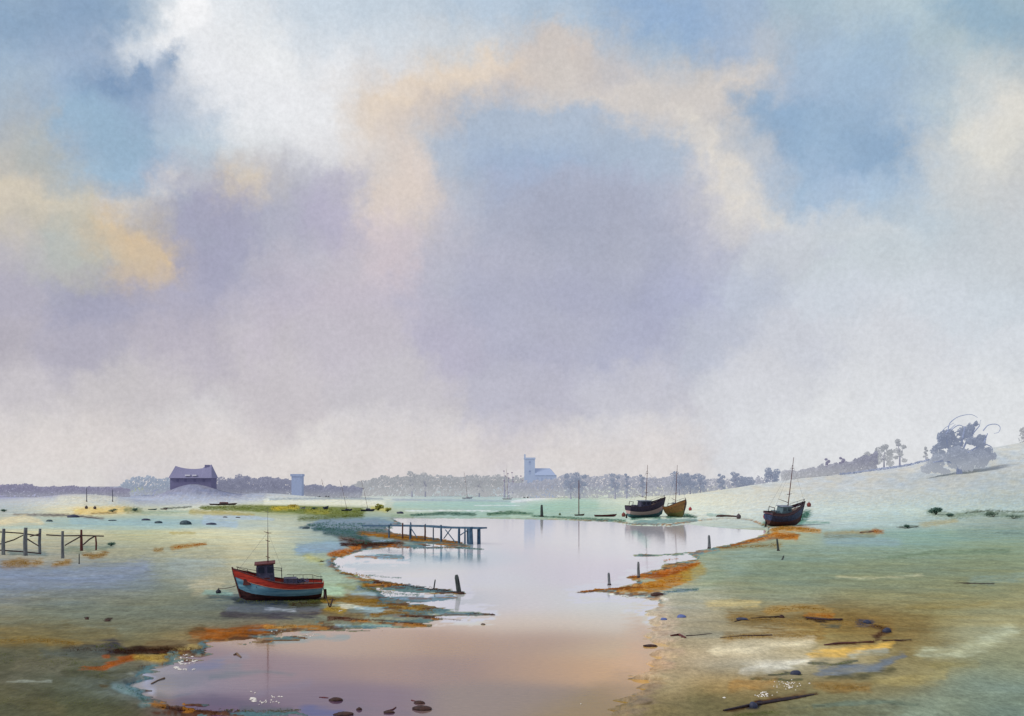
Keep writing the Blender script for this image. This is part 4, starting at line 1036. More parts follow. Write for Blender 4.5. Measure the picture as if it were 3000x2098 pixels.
# poplar-like bare masts of trees left of the church
for k, (px, top) in enumerate([(1478, 1372), (1490, 1380), (1502, 1377), (1528, 1388)]):
    tree(px, top, 9, leaf_mat('reddish_leaf', (176, 160, 178), (150, 138, 160), (200, 202, 208), 0, 6), barkp,
         ['tallest thin reddish poplar left of the church', 'second thin poplar left of the church', 'third thin poplar left of the church', 'short reddish poplar touching the church tower'][k], 50 + k, d=660, blobs=5, dens=.6, lo=.15, name='poplar_tree', group='thin poplars left of the church')

# the big misty tree: dense lower mass, open upper crown, long arching whips
def big_tree():
    p = hit(2812, 1388); d = p.y; s = d / F
    t = thing('spreading_tree', 'large slate blue misty tree with arching bare branches on the right hill', 'tree', p)
    def at(px, py, dy=0): return Vector(((px - 2812) * s, dy, (1388 - py) * s))
    tr = MB()
    tr.tube([at(2812, 1395), at(2808, 1360), at(2815, 1320)], [9 * s, 6 * s, 4 * s], 9, .12)
    limbs = [[(2812,1345),(2780,1310),(2765,1270),(2790,1245)],[(2812,1340),(2840,1290),(2858,1250),(2862,1232)],[(2815,1335),(2870,1300),(2900,1270)],[(2808,1360),(2760,1350),(2725,1355)],[(2810,1340),(2815,1290),(2820,1250)]]
    for l in limbs: tr.tube([at(x, y, rnd.uniform(-3, 3)) for x, y in l], [3.2 * s, 2.4 * s, 1.6 * s, .8 * s][:len(l)], 6, .1)
    tr.build('trunk', mat('mist_bark', (140, 150, 176), .95, .25, 2), t)
    for q, l in enumerate([[(2768,1262),(2775,1240),(2800,1222),(2835,1216),(2855,1225)],[(2765,1290),(2752,1275),(2764,1255),(2790,1240)],[(2880,1262),(2895,1246),(2918,1243),(2930,1252),(2926,1266),(2912,1270)],[(2790,1260),(2815,1245),(2845,1262)],[(2895,1300),(2915,1310),(2918,1330)]]):
        P4 = [at(*l[0], q - 2)] + [at(x, y, q - 2) for x, y in l] + [at(*l[-1], q - 2)]; cur = []
        for i in range(1, len(P4) - 2):
            for k in range(6):
                u = k / 6; a0, a1, a2, a3 = P4[i - 1], P4[i], P4[i + 1], P4[i + 2]
                cur.append(.5 * ((2 * a1) + (a2 - a0) * u + (2 * a0 - 5 * a1 + 4 * a2 - a3) * u * u + (3 * a1 - a0 - 3 * a2 + a3) * u ** 3))
        cur.append(P4[-1])
        w = MB(); w.tube(cur, [1.7 * s * (1 - .7 * i / len(cur)) for i in range(len(cur))], 5, .15); w.build('branch', MATS['mist_bark'], t)
    bl = []
    for (x, y, rx, ry, n) in [(2745,1355,26,24,300),(2728,1372,22,14,180),(2775,1335,30,24,300),(2810,1350,36,26,420),(2850,1340,34,24,360),(2885,1325,30,26,320),(2770,1300,24,20,230),(2762,1280,18,16,150),
                              (2785,1262,18,10,110),(2858,1262,12,20,130),(2862,1242,6,12,50),(2845,1300,30,18,260),(2880,1295,26,20,240),(2815,1308,18,14,120),(2770,1376,34,10,200),(2905,1340,16,16,130),(2830,1372,22,9,90),(2820,1278,12,10,50),(2800,1290,34,30,300),(2830,1270,26,24,220),(2790,1330,44,30,380),(2860,1345,40,26,300),(2760,1315,22,22,180)]:
        c = at(x, y, rnd.uniform(-4, 4))
        for k in range(5):
            e = Vector((rnd.uniform(-.62, .62) * rx * s, rnd.uniform(-.5, .5) * rx * s, rnd.uniform(-.62, .62) * ry * s)); f = rnd.uniform(.35, .7)
            bl.append((c + e, (rx * s * f, rx * s * f * .8, ry * s * f), n * .5))
    foliage('crown', bl, mistt, t, size=.42, seed=77)
big_tree()
tree(3012, 1250, 60, greyg, barkp, 'faint pale tree cut by the right edge on the hill', 91, d=440, blobs=7, lo=.1)

# small bushes on the flats
def bush(px, base, w, h, m, label, seed, group=None, cat='bush'):
    p = hit(px, base); s = p.y / F; W = w * s; H = h * s
    t = thing('bush', label, cat, p, group=group)
    st = MB()
    for k in range(5):
        a = k * 1.256; st.tube([(0, 0, -.05), (math.cos(a) * W * .15, math.sin(a) * W * .1, H * .4), (math.cos(a) * W * .3, math.sin(a) * W * .2, H * .75)], [H * .05, H * .03, H * .012], 5)
    st.build('stem', mat('bush_stem', (80, 70, 50), .9), t)
    foliage('leaves', [((rnd.uniform(-.28, .28) * W, rnd.uniform(-.2, .2) * W, H * rnd.uniform(.35, .7)), (W * .26, W * .24, H * .32), 70) for _ in range(5)], m, t, size=max(.06, H * .12), seed=seed)
for a in [(1108,1496,34,20,olive,'yellow bush at the water end of the olive bank'),(1135,1500,24,13,olive,'smaller yellow bush right beside the water-end bush'),
          (860,1486,40,9,leaf_mat('gold_leaf',(205,180,60),(150,135,50)),'golden low bush on the far edge of the olive bank'),(920,1493,20,8,dgreen,'small dark bush between the two dark beached dinghies'),
          (2742,1508,44,22,dgreen,'grey green bush on the right bank, leftmost of the hedge'),(2780,1514,30,12,dgreen,'low dark bush right of the leftmost hedge bush'),
          (2658,1548,22,12,dgreen,'small dark round bush beside the track on the right bank'),(2910,1514,50,16,leaf_mat('sage_leaf',(130,150,130),(85,105,95)),'wide sage bush in the right bank hedge'),
          (2970,1520,50,12,MATS['sage_leaf'],'low sage bush at the right end of the bank hedge'),(330,1500,30,10,leaf_mat('teal_leaf',(110,140,125),(70,98,90)),'low teal bush at the right end of the yellow patch'),
          (395,1498,26,10,MATS['teal_leaf'],'small teal bush right of the yellow patch bush'),(12,1500,22,9,MATS['teal_leaf'],'tiny teal bush at the left edge'),(325,1600,30,12,MATS['teal_leaf'],'grey green bush at the right end of the old fence')]:
    px, base, w, h, m, lab = a
    bush(px, base, w, h, m, lab, int(px) + int(base))

# ------------------------------------------------------------------ buildings on the skyline
def wall_box(b, x0, x1, y0, y1, z0, z1): b.box(((x0 + x1) / 2, (y0 + y1) / 2, (z0 + z1) / 2), (x1 - x0, y1 - y0, z1 - z0))
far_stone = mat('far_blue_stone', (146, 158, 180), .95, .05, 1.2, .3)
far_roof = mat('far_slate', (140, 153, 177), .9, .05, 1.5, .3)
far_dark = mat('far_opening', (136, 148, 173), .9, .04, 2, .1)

def haze_glow(m, k=.42):  # makes far walls, roofs and bark glow to imitate haze
    b = m.node_tree.nodes['Principled BSDF']; l = b.inputs['Base Color'].links[0]
    m.node_tree.links.new(l.from_socket, b.inputs['Emission Color']); b.inputs['Emission Strength'].default_value = k
for m in (far_stone, far_roof, far_dark, mat('far_blue_wall', (136, 148, 174), .95, .15, 1), mat('mist_bark', (140, 150, 176), .95, .25, 2), barkp): haze_glow(m)
for m in (mat('mauve_wall', (104, 102, 132), .95, .15, .8), mat('mauve_tiles', (124, 123, 150), .9, .18, 1.4, .6, stretch=(1, 1, 4)), mat('mauve_dark', (88, 86, 118), .8, .1, 2)): haze_glow(m, .22)

def church():
    d = 665; s = d / F; px0 = 1552
    X = (px0 - CX) * s; t = thing('church', 'pale blue church with tall square tower and long nave in the far mist', 'church', (X, d, 0))
    def zz(py): return CAMZ + (HY - py) * s
    b = MB(); wall_box(b, -16 * s, 15 * s, -3, 3, -.5, zz(1346)); tw = b.build('tower', far_stone, t)
    b = MB(); wall_box(b, -17.5 * s, 16.5 * s, -3.3, 3.3, zz(1345.8), zz(1341)); b.build('parapet', far_stone, tw)
    b = MB(); b.box((-14.5 * s, -2.6, zz(1339)), (4.5 * s, 1.2, 15 * s)); b.build('stair_turret', far_stone, tw)
    for k, z in enumerate((1358, 1385)):
        b = MB(); b.box((0, -3.02, zz(z)), (6 * s, .12, 10 * s)); b.tube([(0, -3.08, zz(z - 5)), (0, -2.96, zz(z - 5))], 3 * s, 12); b.build('window', far_dark, tw)
    b = MB(); wall_box(b, 15.4 * s, 78 * s, -3.6, 3.6, -.5, zz(1392)); b.build('nave', far_stone, t)
    b = MB(); x0, x1 = 14.9 * s, 62 * s; ze, zr = zz(1392.5), zz(1372)
    b.add([(x0, -4, ze), (x1, -4, ze), (x1 + 14 * s, -4, ze), (x0, 0, zr), (x1 - 4 * s, 0, zr), (x0, 4, ze), (x1 + 14 * s, 4, ze), (x1 + 2 * s, 0, zr - 1)],
          [(0, 2, 7, 4, 3), (5, 3, 4, 7, 6), (0, 3, 5), (2, 6, 7)]); b.build('roof', far_roof, t)
    for k in range(4):
        b = MB(); b.box(((22 + 13 * k) * s, -3.62, zz(1405)), (4 * s, .12, 12 * s)); b.build('window', far_dark, t)
church()

def small_tower():
    d = 622; s = d / F; X = (872 - CX) * s
    t = thing('tower', 'small square blue tower rising behind the lilac wood', 'tower', (X, d, 0))
    def zz(py): return CAMZ + (HY - py) * s
    b = MB(); wall_box(b, -15 * s, 15 * s, -3, 3, -.5, zz(1396)); b.build('wall', mat('far_blue_wall', (136, 148, 174), .95, .15, 1), t)
    b = MB(); wall_box(b, -18 * s, 17 * s, -3.4, 3.4, zz(1395.8), zz(1389)); b.build('parapet', MATS['far_blue_wall'], t)
    b = MB(); b.box((-5 * s, -3.03, zz(1407)), (5 * s, .1, 9 * s)); b.build('window', far_dark, t)
    b = MB(); b.box((7 * s, -3.03, zz(1407)), (4 * s, .1, 8 * s)); b.build('window', far_dark, t)
small_tower()

def barn():
    d = 560; s = d / F; X = (567 - CX) * s; g = gz(X, d)
    t = thing('barn', 'mauve farmhouse with steep swaybacked roof on a mound at the left skyline', 'building', (X, d, 0))
    def zz(py): return CAMZ + (HY - py) * s
    b = MB(); wall_box(b, -60 * s, 60 * s, -5, 5, g - 3, zz(1399)); b.build('wall', mat('mauve_wall', (104, 102, 132), .95, .15, .8), t)
    rows = []
    for i in range(17):
        u = i / 16; x = (-53 + 106 * u) * s; sag = 9 * (1 - (2 * u - 1) ** 2)
        flare = 1 + .08 * abs(2 * u - 1)
        zr = zz(1365 - (4 if u > .8 else 0) + sag); ze = zz(1401)
        xe = (-63 + 126 * u) * s
        rows.append([(xe, -6.2, ze), (x * .5 + xe * .5, -3.4, ze + (zr - ze) * .46), (x, 0, zr), (x * .5 + xe * .5, 3.4, ze + (zr - ze) * .46), (xe, 6.2, ze)])
    b = MB(); b.grid(rows); b.f.append((0, 1, 2, 3, 4)); n = 16 * 5; b.f.append((n, n + 1, n + 2, n + 3, n + 4))
    rf = b.build('roof', mat('mauve_tiles', (124, 123, 150), .9, .18, 1.4, .6, stretch=(1, 1, 4)), t)
    b = MB(); wall_box(b, 34 * s, 46 * s, -.9, .9, zz(1385), zz(1362)); b.build('chimney', MATS['mauve_wall'], rf)
    for x, w in ((-8, 14), (12, 12)):
        b = MB(); b.box((x * s, -5.2, zz(1393)), (w * s, 1.6, 4 * s)); b.build('dormer', mat('pale_plaster', (214, 212, 220), .9, .05, 2), rf)
    for x in (-38, -15, 12, 38):
        b = MB(); b.box((x * s, -5.03, zz(1408)), (7 * s, .12, 8 * s)); b.build('window', mat('mauve_dark', (88, 86, 118), .8, .1, 2), t)
barn()

# ------------------------------------------------------------------ boats
def section(t, L, beam, s_mid, s_bow, s_st, fullness=.75, keel_rise=.3, flare=1.0):
    """half-breadth, sheer height and keel height at t (0 stern .. 1 bow)"""
    hb = beam / 2 * (1 - max(0, (t - .45) / .55) ** 2.3) * (1 - .22 * max(0, (.35 - t) / .35) ** 1.6)
    sh = s_mid + (s_bow - s_mid) * max(0, (t - .3) / .7) ** 1.9 + (s_st - s_mid) * max(0, (.3 - t) / .3) ** 1.6
    kz = keel_rise * s_mid * max(0, (t - .8) / .2) ** 2.0 + .12 * s_mid * max(0, (.25 - t) / .25) ** 2
    return max(hb, .025), sh, kz

def hull_rows(L, prm, v0, v1, off=0.0, nt=22, nv=5):
    """one side's band of the skin between section fractions v0..v1, for both sides"""
    out = []
    for side in (1, -1):
        rows = []
        for i in range(nt + 1):
            t = i / nt; hb, sh, kz = section(t, L, **prm); row = []
            for k in range(nv + 1):
                v = v0 + (v1 - v0) * k / nv
                w = hb * (math.sin(min(1, v * 1.15) * math.pi / 2) ** .62) * (.9 + .1 * v)
                rake = .09 * L * v * max(0, (t - .75) / .25) ** 1.5 - .03 * L * (1 - v) * max(0, (.15 - t) / .15) * -1
                z = kz + (sh - kz) * v
                row.append((L * (t - .5) + rake, side * (w + off), z))
            rows.append(row)
        out.append(rows)
    return out

def deck_mesh(L, prm, v=.86, nt=22):
    rows = []
    for i in range(nt + 1):
        t = i / nt; hb, sh, kz = section(t, L, **prm)
        w = hb * (math.sin(min(1, v * 1.15) * math.pi / 2) ** .62) * .97
        rake = .09 * L * v * max(0, (t - .75) / .25) ** 1.5
        z = kz + (sh - kz) * v
        rows.append([(L * (t - .5) + rake, -w, z), (L * (t - .5) + rake, -w * .4, z + .04), (L * (t - .5) + rake, w * .4, z + .04), (L * (t - .5) + rake, w, z)])
    return rows

def stern_face(b, L, prm, v0, v1, off=0.0, n=5):
    hb, sh, kz = section(0, L, **prm); lo = []; hi = []
    for k in range(n + 1):
        v = v0 + (v1 - v0) * k / n
        w = hb * (math.sin(min(1, v * 1.15) * math.pi / 2) ** .62) * (.9 + .1 * v) + off
        z = kz + (sh - kz) * v; x = -L / 2 - .005 - off + .03 * L * (1 - v) * 1
        lo.append((x, -w, z)); hi.append((x, w, z))
    b.grid([lo, hi])

def hull_parts(t, L, prm, bands, deck_m, dv=.84):
    """bands: (part name, v0, v1, material, offset)"""
    first = None
    for (nm, v0, v1, m, off) in bands:
        b = MB()
        for rows in hull_rows(L, prm, v0, v1, off): b.grid(rows)
        stern_face(b, L, prm, v0, v1, off)
        o = b.build(nm, m, t, smooth=True)
        first = first or o
    b = MB(); b.grid(deck_mesh(L, prm, dv)); b.build('deck', deck_m, t)
    return first

def sheer_pt(L, prm, t, side, up=0.0, inn=0.0):
    hb, sh, kz = section(t, L, **prm)
    rake = .09 * L * max(0, (t - .75) / .25) ** 1.5
    return Vector((L * (t - .5) + rake, side * max(hb - inn, .01), sh + up))

def mast_part(t, x, z0, h, r, m, lean=(0, 0), spreaders=(), y=0):
    b = MB(); top = Vector((x + lean[0], y + lean[1], z0 + h))
    mid = Vector((x + lean[0] * .45, y + lean[1] * .45, z0 + h * .5))
    b.tube([(x, y, z0), mid, top], [r, r * .8, r * .45], 8)
    o = b.build('mast', m, t)
    for (q, w) in spreaders:
        c = Vector((x + lean[0] * q, y + lean[1] * q, z0 + h * q)); s2 = MB()
        s2.tube([c + Vector((-w, 0, -.03)), c, c + Vector((w * 1.1, 0, .08))], [r * .45, r * .6, r * .4], 6)
        s2.build('crosstree', m, o)
    return o

red = mat('red_paint', (196, 66, 46), .55, .3, 3, .25, rgb2=(140, 40, 34), stretch=(.5, 1, 3))
bluep = mat('blue_paint', (136, 182, 198), .55, .3, 2.2, .25, rgb2=(74, 126, 152), stretch=(.35, 1, 3.5))
maroon = mat('maroon_antifouling', (86, 48, 44), .8, .3, 4, .4, rgb2=(34, 20, 26), stretch=(.4, 1, 2.5))
deckm = mat('weathered_deck', (120, 104, 92), .85, .4, 8, .3)
darkw = mat('dark_wood', (76, 58, 58), .8, .4, 9, .4, rgb2=(32, 24, 30))
redw = mat('red_brown_wood', (112, 56, 50), .75, .4, 8, .3, rgb2=(62, 34, 38))
cabin = mat('slate_cabin', (84, 84, 106), .6, .35, 5, .3, rgb2=(44, 44, 64))
glass = mat('dark_glass', (40, 48, 66), .12, .2, 3, .02, spec=.6)
ropem = mat('old_rope', (70, 54, 50), .95, .3, 30, .4)
steel = mat('grey_metal', (110, 104, 108), .5, .3, 12, .2)
white = mat('white_paint', (222, 220, 224), .6, .1, 5, .2)
navy = mat('navy_paint', (58, 70, 104), .6, .35, 2.5, .25, rgb2=(30, 34, 56))
purp = mat('purple_black_paint', (72, 58, 80), .65, .35, 4, .3, rgb2=(40, 32, 50))
tealp = mat('teal_paint', (92, 130, 136), .6, .3, 4, .3, rgb2=(50, 86, 92))
ochre = mat('ochre_varnish', (132, 98, 48), .6, .35, 3, .3, rgb2=(66, 46, 28))
pinkp = mat('faded_pink_paint', (196, 164, 160), .7, .2, 4, .2)
weedy = mat('weedy_timber', (88, 96, 92), .95, .4, 7, .5, rgb2=(38, 40, 44), stretch=(1, 1, .25))
bluetim = mat('blue_grey_timber', (88, 116, 138), .9, .35, 5, .4, rgb2=(52, 76, 100), stretch=(1, 1, .4))
browntim = mat('rusty_timber', (110, 72, 58), .9, .4, 6, .4, rgb2=(58, 44, 48))
greytim = mat('silver_timber', (124, 128, 130), .9, .35, 6, .4, rgb2=(84, 88, 92), stretch=(1, 1, .3))

def rope(name, label, cat, a, b, r, sag, m, group=None):
    a = Vector(a); b = Vector(b); pts = []
    for i in range(11):
        u = i / 10; p = a.lerp(b, u); p.z -= sag * 4 * u * (1 - u); p.z = max(p.z, -.02); pts.append(p)
    o = MB().tube(pts, r, 6).build(name, m); tag(o, label, cat, group); return o

def red_boat():
    base = hit(828, 1757); s = base.y / F
    L = 236 * s
    t = thing('fishing_boat', 'red and blue wooden fishing boat with small wheelhouse aground on the left mud', 'fishing boat', (base.x, base.y, base.z - .1), (math.radians(-5), math.radians(1.5), math.radians(180 + 12)))
    prm = dict(beam=L * .36, s_mid=L * .235, s_bow=L * .43, s_st=L * .225)
    hull_parts(t, L, prm, [('keel_planking', 0, .34, maroon, 0), ('hull', .34, .74, bluep, 0), ('sheer_strake', .74, 1.0, red, .03)], deckm)
    # stem post, keel and rubbing rail
    b = MB(); pts = []
    for k in range(7):
        v = k / 6; hb, sh, kz = section(1, L, **prm); pts.append((L * .5 + .09 * L * v + .02, 0, kz + (sh - kz) * v + (.12 if k == 6 else 0)))
    b.tube(pts, .055, 6); b.build('stem_post', redw, t)
    b = MB(); b.box((-.05 * L, 0, .0), (.84 * L, .11, .16)); b.build('keel', maroon, t)
    for side in (1, -1):
        b = MB(); b.tube([sheer_pt(L, prm, i / 20, side, .02, -.02) for i in range(21)], .035, 6); b.build('rubbing_rail', redw, t)
    for side in (1, -1):   # worn white line under the red strake
        b = MB(); pts = []
        for i in range(19):
            tt = .03 + i / 20; hb, sh, kz = section(tt, L, **prm); v = .735
            w = hb * (math.sin(min(1, v * 1.15) * math.pi / 2) ** .62) * .977 + .018
            rake = .09 * L * v * max(0, (tt - .75) / .25) ** 1.5
            pts.append((L * (tt - .5) + rake, side * w, kz + (sh - kz) * v))
        b.tube(pts, .018, 5); b.build('boot_line', mat('faded_orange_line', (224, 150, 120), .7, .2, 9), t)
    zd = L * .225
    # wheelhouse
    cx = .2 * L
    b = MB(); b.box((cx, 0, zd + .58), (.23 * L, .21 * L, 1.36), taper=.88); w = b.build('wheelhouse', cabin, t)
    b = MB(); b.box((cx + .01, 0, zd + 1.29), (.25 * L, .23 * L, .07), (0, math.radians(3), 0)); b.build('roof', redw, w)
    for y in (-1, 1):
        for x in (-.06, .045):
            b = MB(); b.box((cx + x * L, y * .1 * L * .96, zd + .93), (.07 * L, .03, .34)); b.build('window', glass, w)
    b = MB(); b.box((cx + .105 * L, 0, zd + .93), (.03, .13 * L, .28)); b.build('window', glass, w)
    b = MB(); b.box((cx - .02 * L, .1 * L * .985, zd + .22), (.07 * L, .02, .5)); b.build('door', redw, w)
    b = MB(); b.box((cx + .19 * L, 0, zd + .24), (.16 * L, .17 * L, .36), taper=.85); b.build('fore_cabin', redw, t)
    # gallows frame aft of the wheelhouse
    b = MB(); gx = .0 * L
    for y in (-.085, .085):
        b.tube([(gx, y * L, zd - .05), (gx + .02, y * L * .95, zd + .9)], .022, 6)
        b.tube([(gx - .02, y * L * .95, zd + .86), (cx - .1 * L, y * L * .9, zd + .92)], .018, 6)
    b.tube([(gx + .02, -.085 * L, zd + .88), (gx + .02, .085 * L, zd + .88)], .022, 6)
    b.build('gallows_frame', darkw, t)
    # hatch coaming, net heap, fish boxes amidships
    b = MB(); b.box((-.1 * L, 0, zd + .17), (.17 * L, .17 * L, .3), taper=.92); b.build('engine_box', cabin, t)
    b = MB()
    for k in range(26):
        a = rnd.uniform(0, 6.28); r0 = rnd.uniform(0, .3); cxx = -.22 * L + math.cos(a) * r0; cy = math.sin(a) * r0 * .8
        b.tube([(cxx, cy, zd + .02), (cxx + rnd.uniform(-.2, .2), cy + rnd.uniform(-.2, .2), zd + rnd.uniform(.12, .3)), (cxx + rnd.uniform(-.3, .3), cy, zd + .04)], .035, 5, .3)
    b.build('net_heap', mat('net_blue', (90, 92, 120), .95, .4, 20), t)
    # rails
    for side in (1, -1):
        b = MB(); top = [sheer_pt(L, prm, q, side, .30 - .1 * (q < .1), .06) for q in (0, .06, .12, .2, .28, .36, .44)]
        b.tube(top, .016, 6)
        for q in (.02, .12, .24, .36): b.tube([sheer_pt(L, prm, q, side, -.05, .06), sheer_pt(L, prm, q, side, .29, .06)], .014, 6)
        b.build('stern_rail', darkw, t)
        b = MB(); b.tube([sheer_pt(L, prm, q, side, .2, .05) for q in (.8, .86, .92, .97)], .015, 6)
        for q in (.8, .88, .96): b.tube([sheer_pt(L, prm, q, side, -.05, .05), sheer_pt(L, prm, q, side, .2, .05)], .013, 6)
        b.build('bow_rail', darkw, t)
    m = mast_part(t, .165 * L, zd + 1.25, 100 * s, .036, redw, lean=(-.05, 0), spreaders=((.18, .12), (.66, .13), (.9, .2)))
    b = MB(); b.tube([(.155 * L, 0, zd + 1.25 + 100 * s), (.15 * L, 0, zd + 1.25 + 165 * s)], [.014, .008], 5)
    b.tube([(.13 * L, 0, zd + 1.25 + 148 * s), (.2 * L, 0, zd + 1.25 + 156 * s)], .012, 5); b.build('aerial', steel, m)
    for q, (x, y, z) in enumerate([(L * .55, 0, L * .38), (.0 * L, -.1 * L, zd + .9)]):
        b = MB(); b.tube([(.155 * L, 0, zd + 1.25 + 92 * s), (x, y, z)], .006, 4); b.build('stay', steel, m)
    # rudder
    b = MB(); b.box((-.5 * L - .11, 0, .33), (.22, .05, .62), taper=.8); b.build('rudder', maroon, t)
    # things near it
    bow = t.matrix_world
    bpy.context.view_layer.update(); M = t.matrix_world
    ring = M @ Vector((L * .56, 0, L * .22))
    bu = hit(640, 1738)
    bo = thing('mooring_buoy', 'small dark round buoy at the end of the red boat bow rope', 'buoy', bu)
    b = MB(); b.tube([(0, 0, -.08), (0, 0, .0), (0, 0, .1), (0, 0, .2), (0, 0, .26)], [.06, .15, .18, .12, .04], 12); b.build('float', mat('black_float', (40, 44, 54), .6, .3, 5), bo, smooth=True)
    b = MB(); b.tube([(0, 0, .25), (.03, 0, .31), (0, 0, .36), (-.03, 0, .31), (0, 0, .25)], .012, 5); b.build('ring', steel, bo)
    rope('mooring_rope', 'rope slanting from the red boat bow to the small dark buoy', 'rope', ring, bu + Vector((0, 0, .3)), .022, .06, ropem)
    st = M @ Vector((-L * .5, 0, L * .15)); an = hit(968, 1778)
    rope('stern_rope', 'dark rope hanging from the red boat stern to its anchor', 'rope', st, an + Vector((0, 0, .15)), .022, .25, ropem)
    a = thing('anchor', 'dark iron anchor half sunk in weed behind the red boat stern', 'anchor', an, (0, math.radians(25), math.radians(60)))
    b = MB(); b.tube([(0, 0, -.05), (0, 0, .5)], .04, 7); b.build('shank', darkw, a)
    b = MB(); b.tube([(-.3, 0, .16), (-.16, 0, .02), (0, 0, -.04), (.16, 0, .02), (.3, 0, .16)], [.02, .04, .05, .04, .02], 7); b.build('fluke', darkw, a)
    b = MB(); b.tube([(0, -.2, .42), (0, .2, .42)], .025, 6); b.build('stock', darkw, a)
red_boat()

def work_boat(px, base, lenpx, yaw, roll, label, bands, cabin_m, mast_top, mast_px, hfac=1.0, cab=(0.02, .32, .30), spreaders=((.35, .5), (.8, .25)), beam=.34, deck=None, bow=.34, mid=.19):
    p = hit(px, base); s = p.y / F; L = lenpx * s
    t = thing('fishing_boat', label, 'fishing boat', (p.x, p.y, p.z - .12), (math.radians(roll), 0, math.radians(yaw)))
    prm = dict(beam=L * beam, s_mid=L * mid * hfac, s_bow=L * bow * hfac, s_st=L * (mid + .01) * hfac)
    hull_parts(t, L, prm, bands, deckm)
    zd = L * mid * hfac * .9
    b = MB(); pts = []
    for k in range(7):
        v = k / 6; hb, sh, kz = section(1, L, **prm); pts.append((L * .5 + .09 * L * v + .02, 0, kz + (sh - kz) * v))
    b.tube(pts, .09, 6); b.build('stem_post', darkw, t)
    for side in (1, -1):
        b = MB(); b.tube([sheer_pt(L, prm, i / 20, side, .03, -.02) for i in range(21)], .07, 6); b.build('rubbing_rail', darkw, t)
    cx = cab[0] * L; ch = .17 * L
    b = MB(); b.box((cx, 0, zd + ch / 2), (cab[1] * L * .75, L * .19, ch), taper=.88); w = b.build('wheelhouse', cabin_m, t)
    b = MB(); b.box((cx, 0, zd + ch + .04), (cab[1] * L * .8, L * .2, .1)); b.build('roof', mat('grey_roof', (130, 138, 152), .7, .2, 4), w)
    for y in (-1, 1):
        for k in (-1, 1):
            b = MB(); b.box((cx + k * .06 * L, y * L * .0895, zd + ch * .68), (.07 * L, .06, ch * .32)); b.build('window', glass, w)
    b = MB(); b.box((cx + cab[1] * L * .36, 0, zd + ch * .68), (.06, L * .12, ch * .32)); b.build('window', glass, w)
    b = MB(); b.box((cx - cab[1] * L * .66, 0, zd + .3), (.14 * L, .15 * L, .6), taper=.9); b.build('hatch', cabin_m, t)
    # winch drum, gallows and heaped gear
    b = MB(); b.tube([(-.33 * L, -.07 * L, zd + .35), (-.33 * L, .07 * L, zd + .35)], .22, 10); b.build('winch', darkw, t)
    b = MB()
    for y in (-.09, .09): b.tube([(-.42 * L, y * L, zd - .1), (-.4 * L, y * L * .9, zd + .16 * L)], .06, 6)
    b.tube([(-.4 * L, -.085 * L, zd + .155 * L), (-.4 * L, .085 * L, zd + .155 * L)], .06, 6); b.build('gallows_frame', darkw, t)
    b = MB()
    for side in (1, -1):
        b.tube([sheer_pt(L, prm, q, side, .5, .08) for q in (.62, .72, .82, .92, .99)], .035, 5)
        for q in (.64, .76, .88, .98): b.tube([sheer_pt(L, prm, q, side, 0, .08), sheer_pt(L, prm, q, side, .5, .08)], .03, 5)
    b.build('bow_rail', steel, t)
    ztop = CAMZ + (HY - mast_top) * s - p.z + .12
    # mast stands where it projects over the wheelhouse
    M = Matrix.Rotation(math.radians(yaw), 3, 'Z'); mx = (mast_px - px) * s / max(.25, abs(math.cos(math.radians(yaw)))) * (1 if math.cos(math.radians(yaw)) > 0 else -1)
    mx = max(-.3 * L, min(.3 * L, mx))
    m = mast_part(t, mx, zd, ztop - zd, .085, redw, spreaders=spreaders)
    for (x, y, z) in [(L * .57, 0, prm['s_bow']), (-.47 * L, .1 * L, zd + .2), (-.47 * L, -.1 * L, zd + .2)]:
        b = MB(); b.tube([(mx, 0, ztop * .9), (x, y, z)], .014, 4); b.build('stay', steel, m)
    b = MB(); b.tube([(mx, 0, zd + .25 * L), (mx - .3 * L, 0, zd + .33 * L)], [.06, .03], 6); b.build('boom', redw, m)
    b = MB(); b.box((-.5 * L - .2, 0, .45), (.4, .1, .9), taper=.8); b.build('rudder', darkw, t)
    return t, p, s, L

work_boat(1888, 1516, 118, 26, 5, 'purple black fishing boat with pale bow on the far green mud bank', [('keel_planking', 0, .3, tealp, 0), ('hull', .3, .6, pinkp, 0), ('sheer_strake', .6, 1, purp, .05)], cabin, 1362, 1890, hfac=1.5, cab=(-.02, .42, .3))
work_boat(1980, 1514, 92, -70, -3, 'ochre brown fishing boat seen bow on, second of the far boats', [('keel_planking', 0, .35, mat('olive_antifouling', (96, 92, 48), .8, .3, 4), 0), ('hull', .35, .8, ochre, 0), ('sheer_strake', .8, 1, mat('brown_strake', (120, 82, 40), .7, .3, 4), .05)], cabin, 1362, 1978, hfac=1.65, beam=.56)
bt = work_boat(2294, 1540, 134, 32, 9, 'dark blue fishing boat with brown strake aground by the orange right bank', [('keel_planking', 0, .4, mat('brown_antifouling', (96, 62, 56), .8, .35, 4, rgb2=(52, 34, 38)), 0), ('hull', .4, .82, navy, 0), ('sheer_strake', .86, 1, mat('dusky_strake', (84, 58, 70), .7, .3, 4), .05)], mat('teal_cabin', (96, 120, 128), .6, .3, 4), 1338, 2303, hfac=1.6, cab=(-.02, .4, .3))

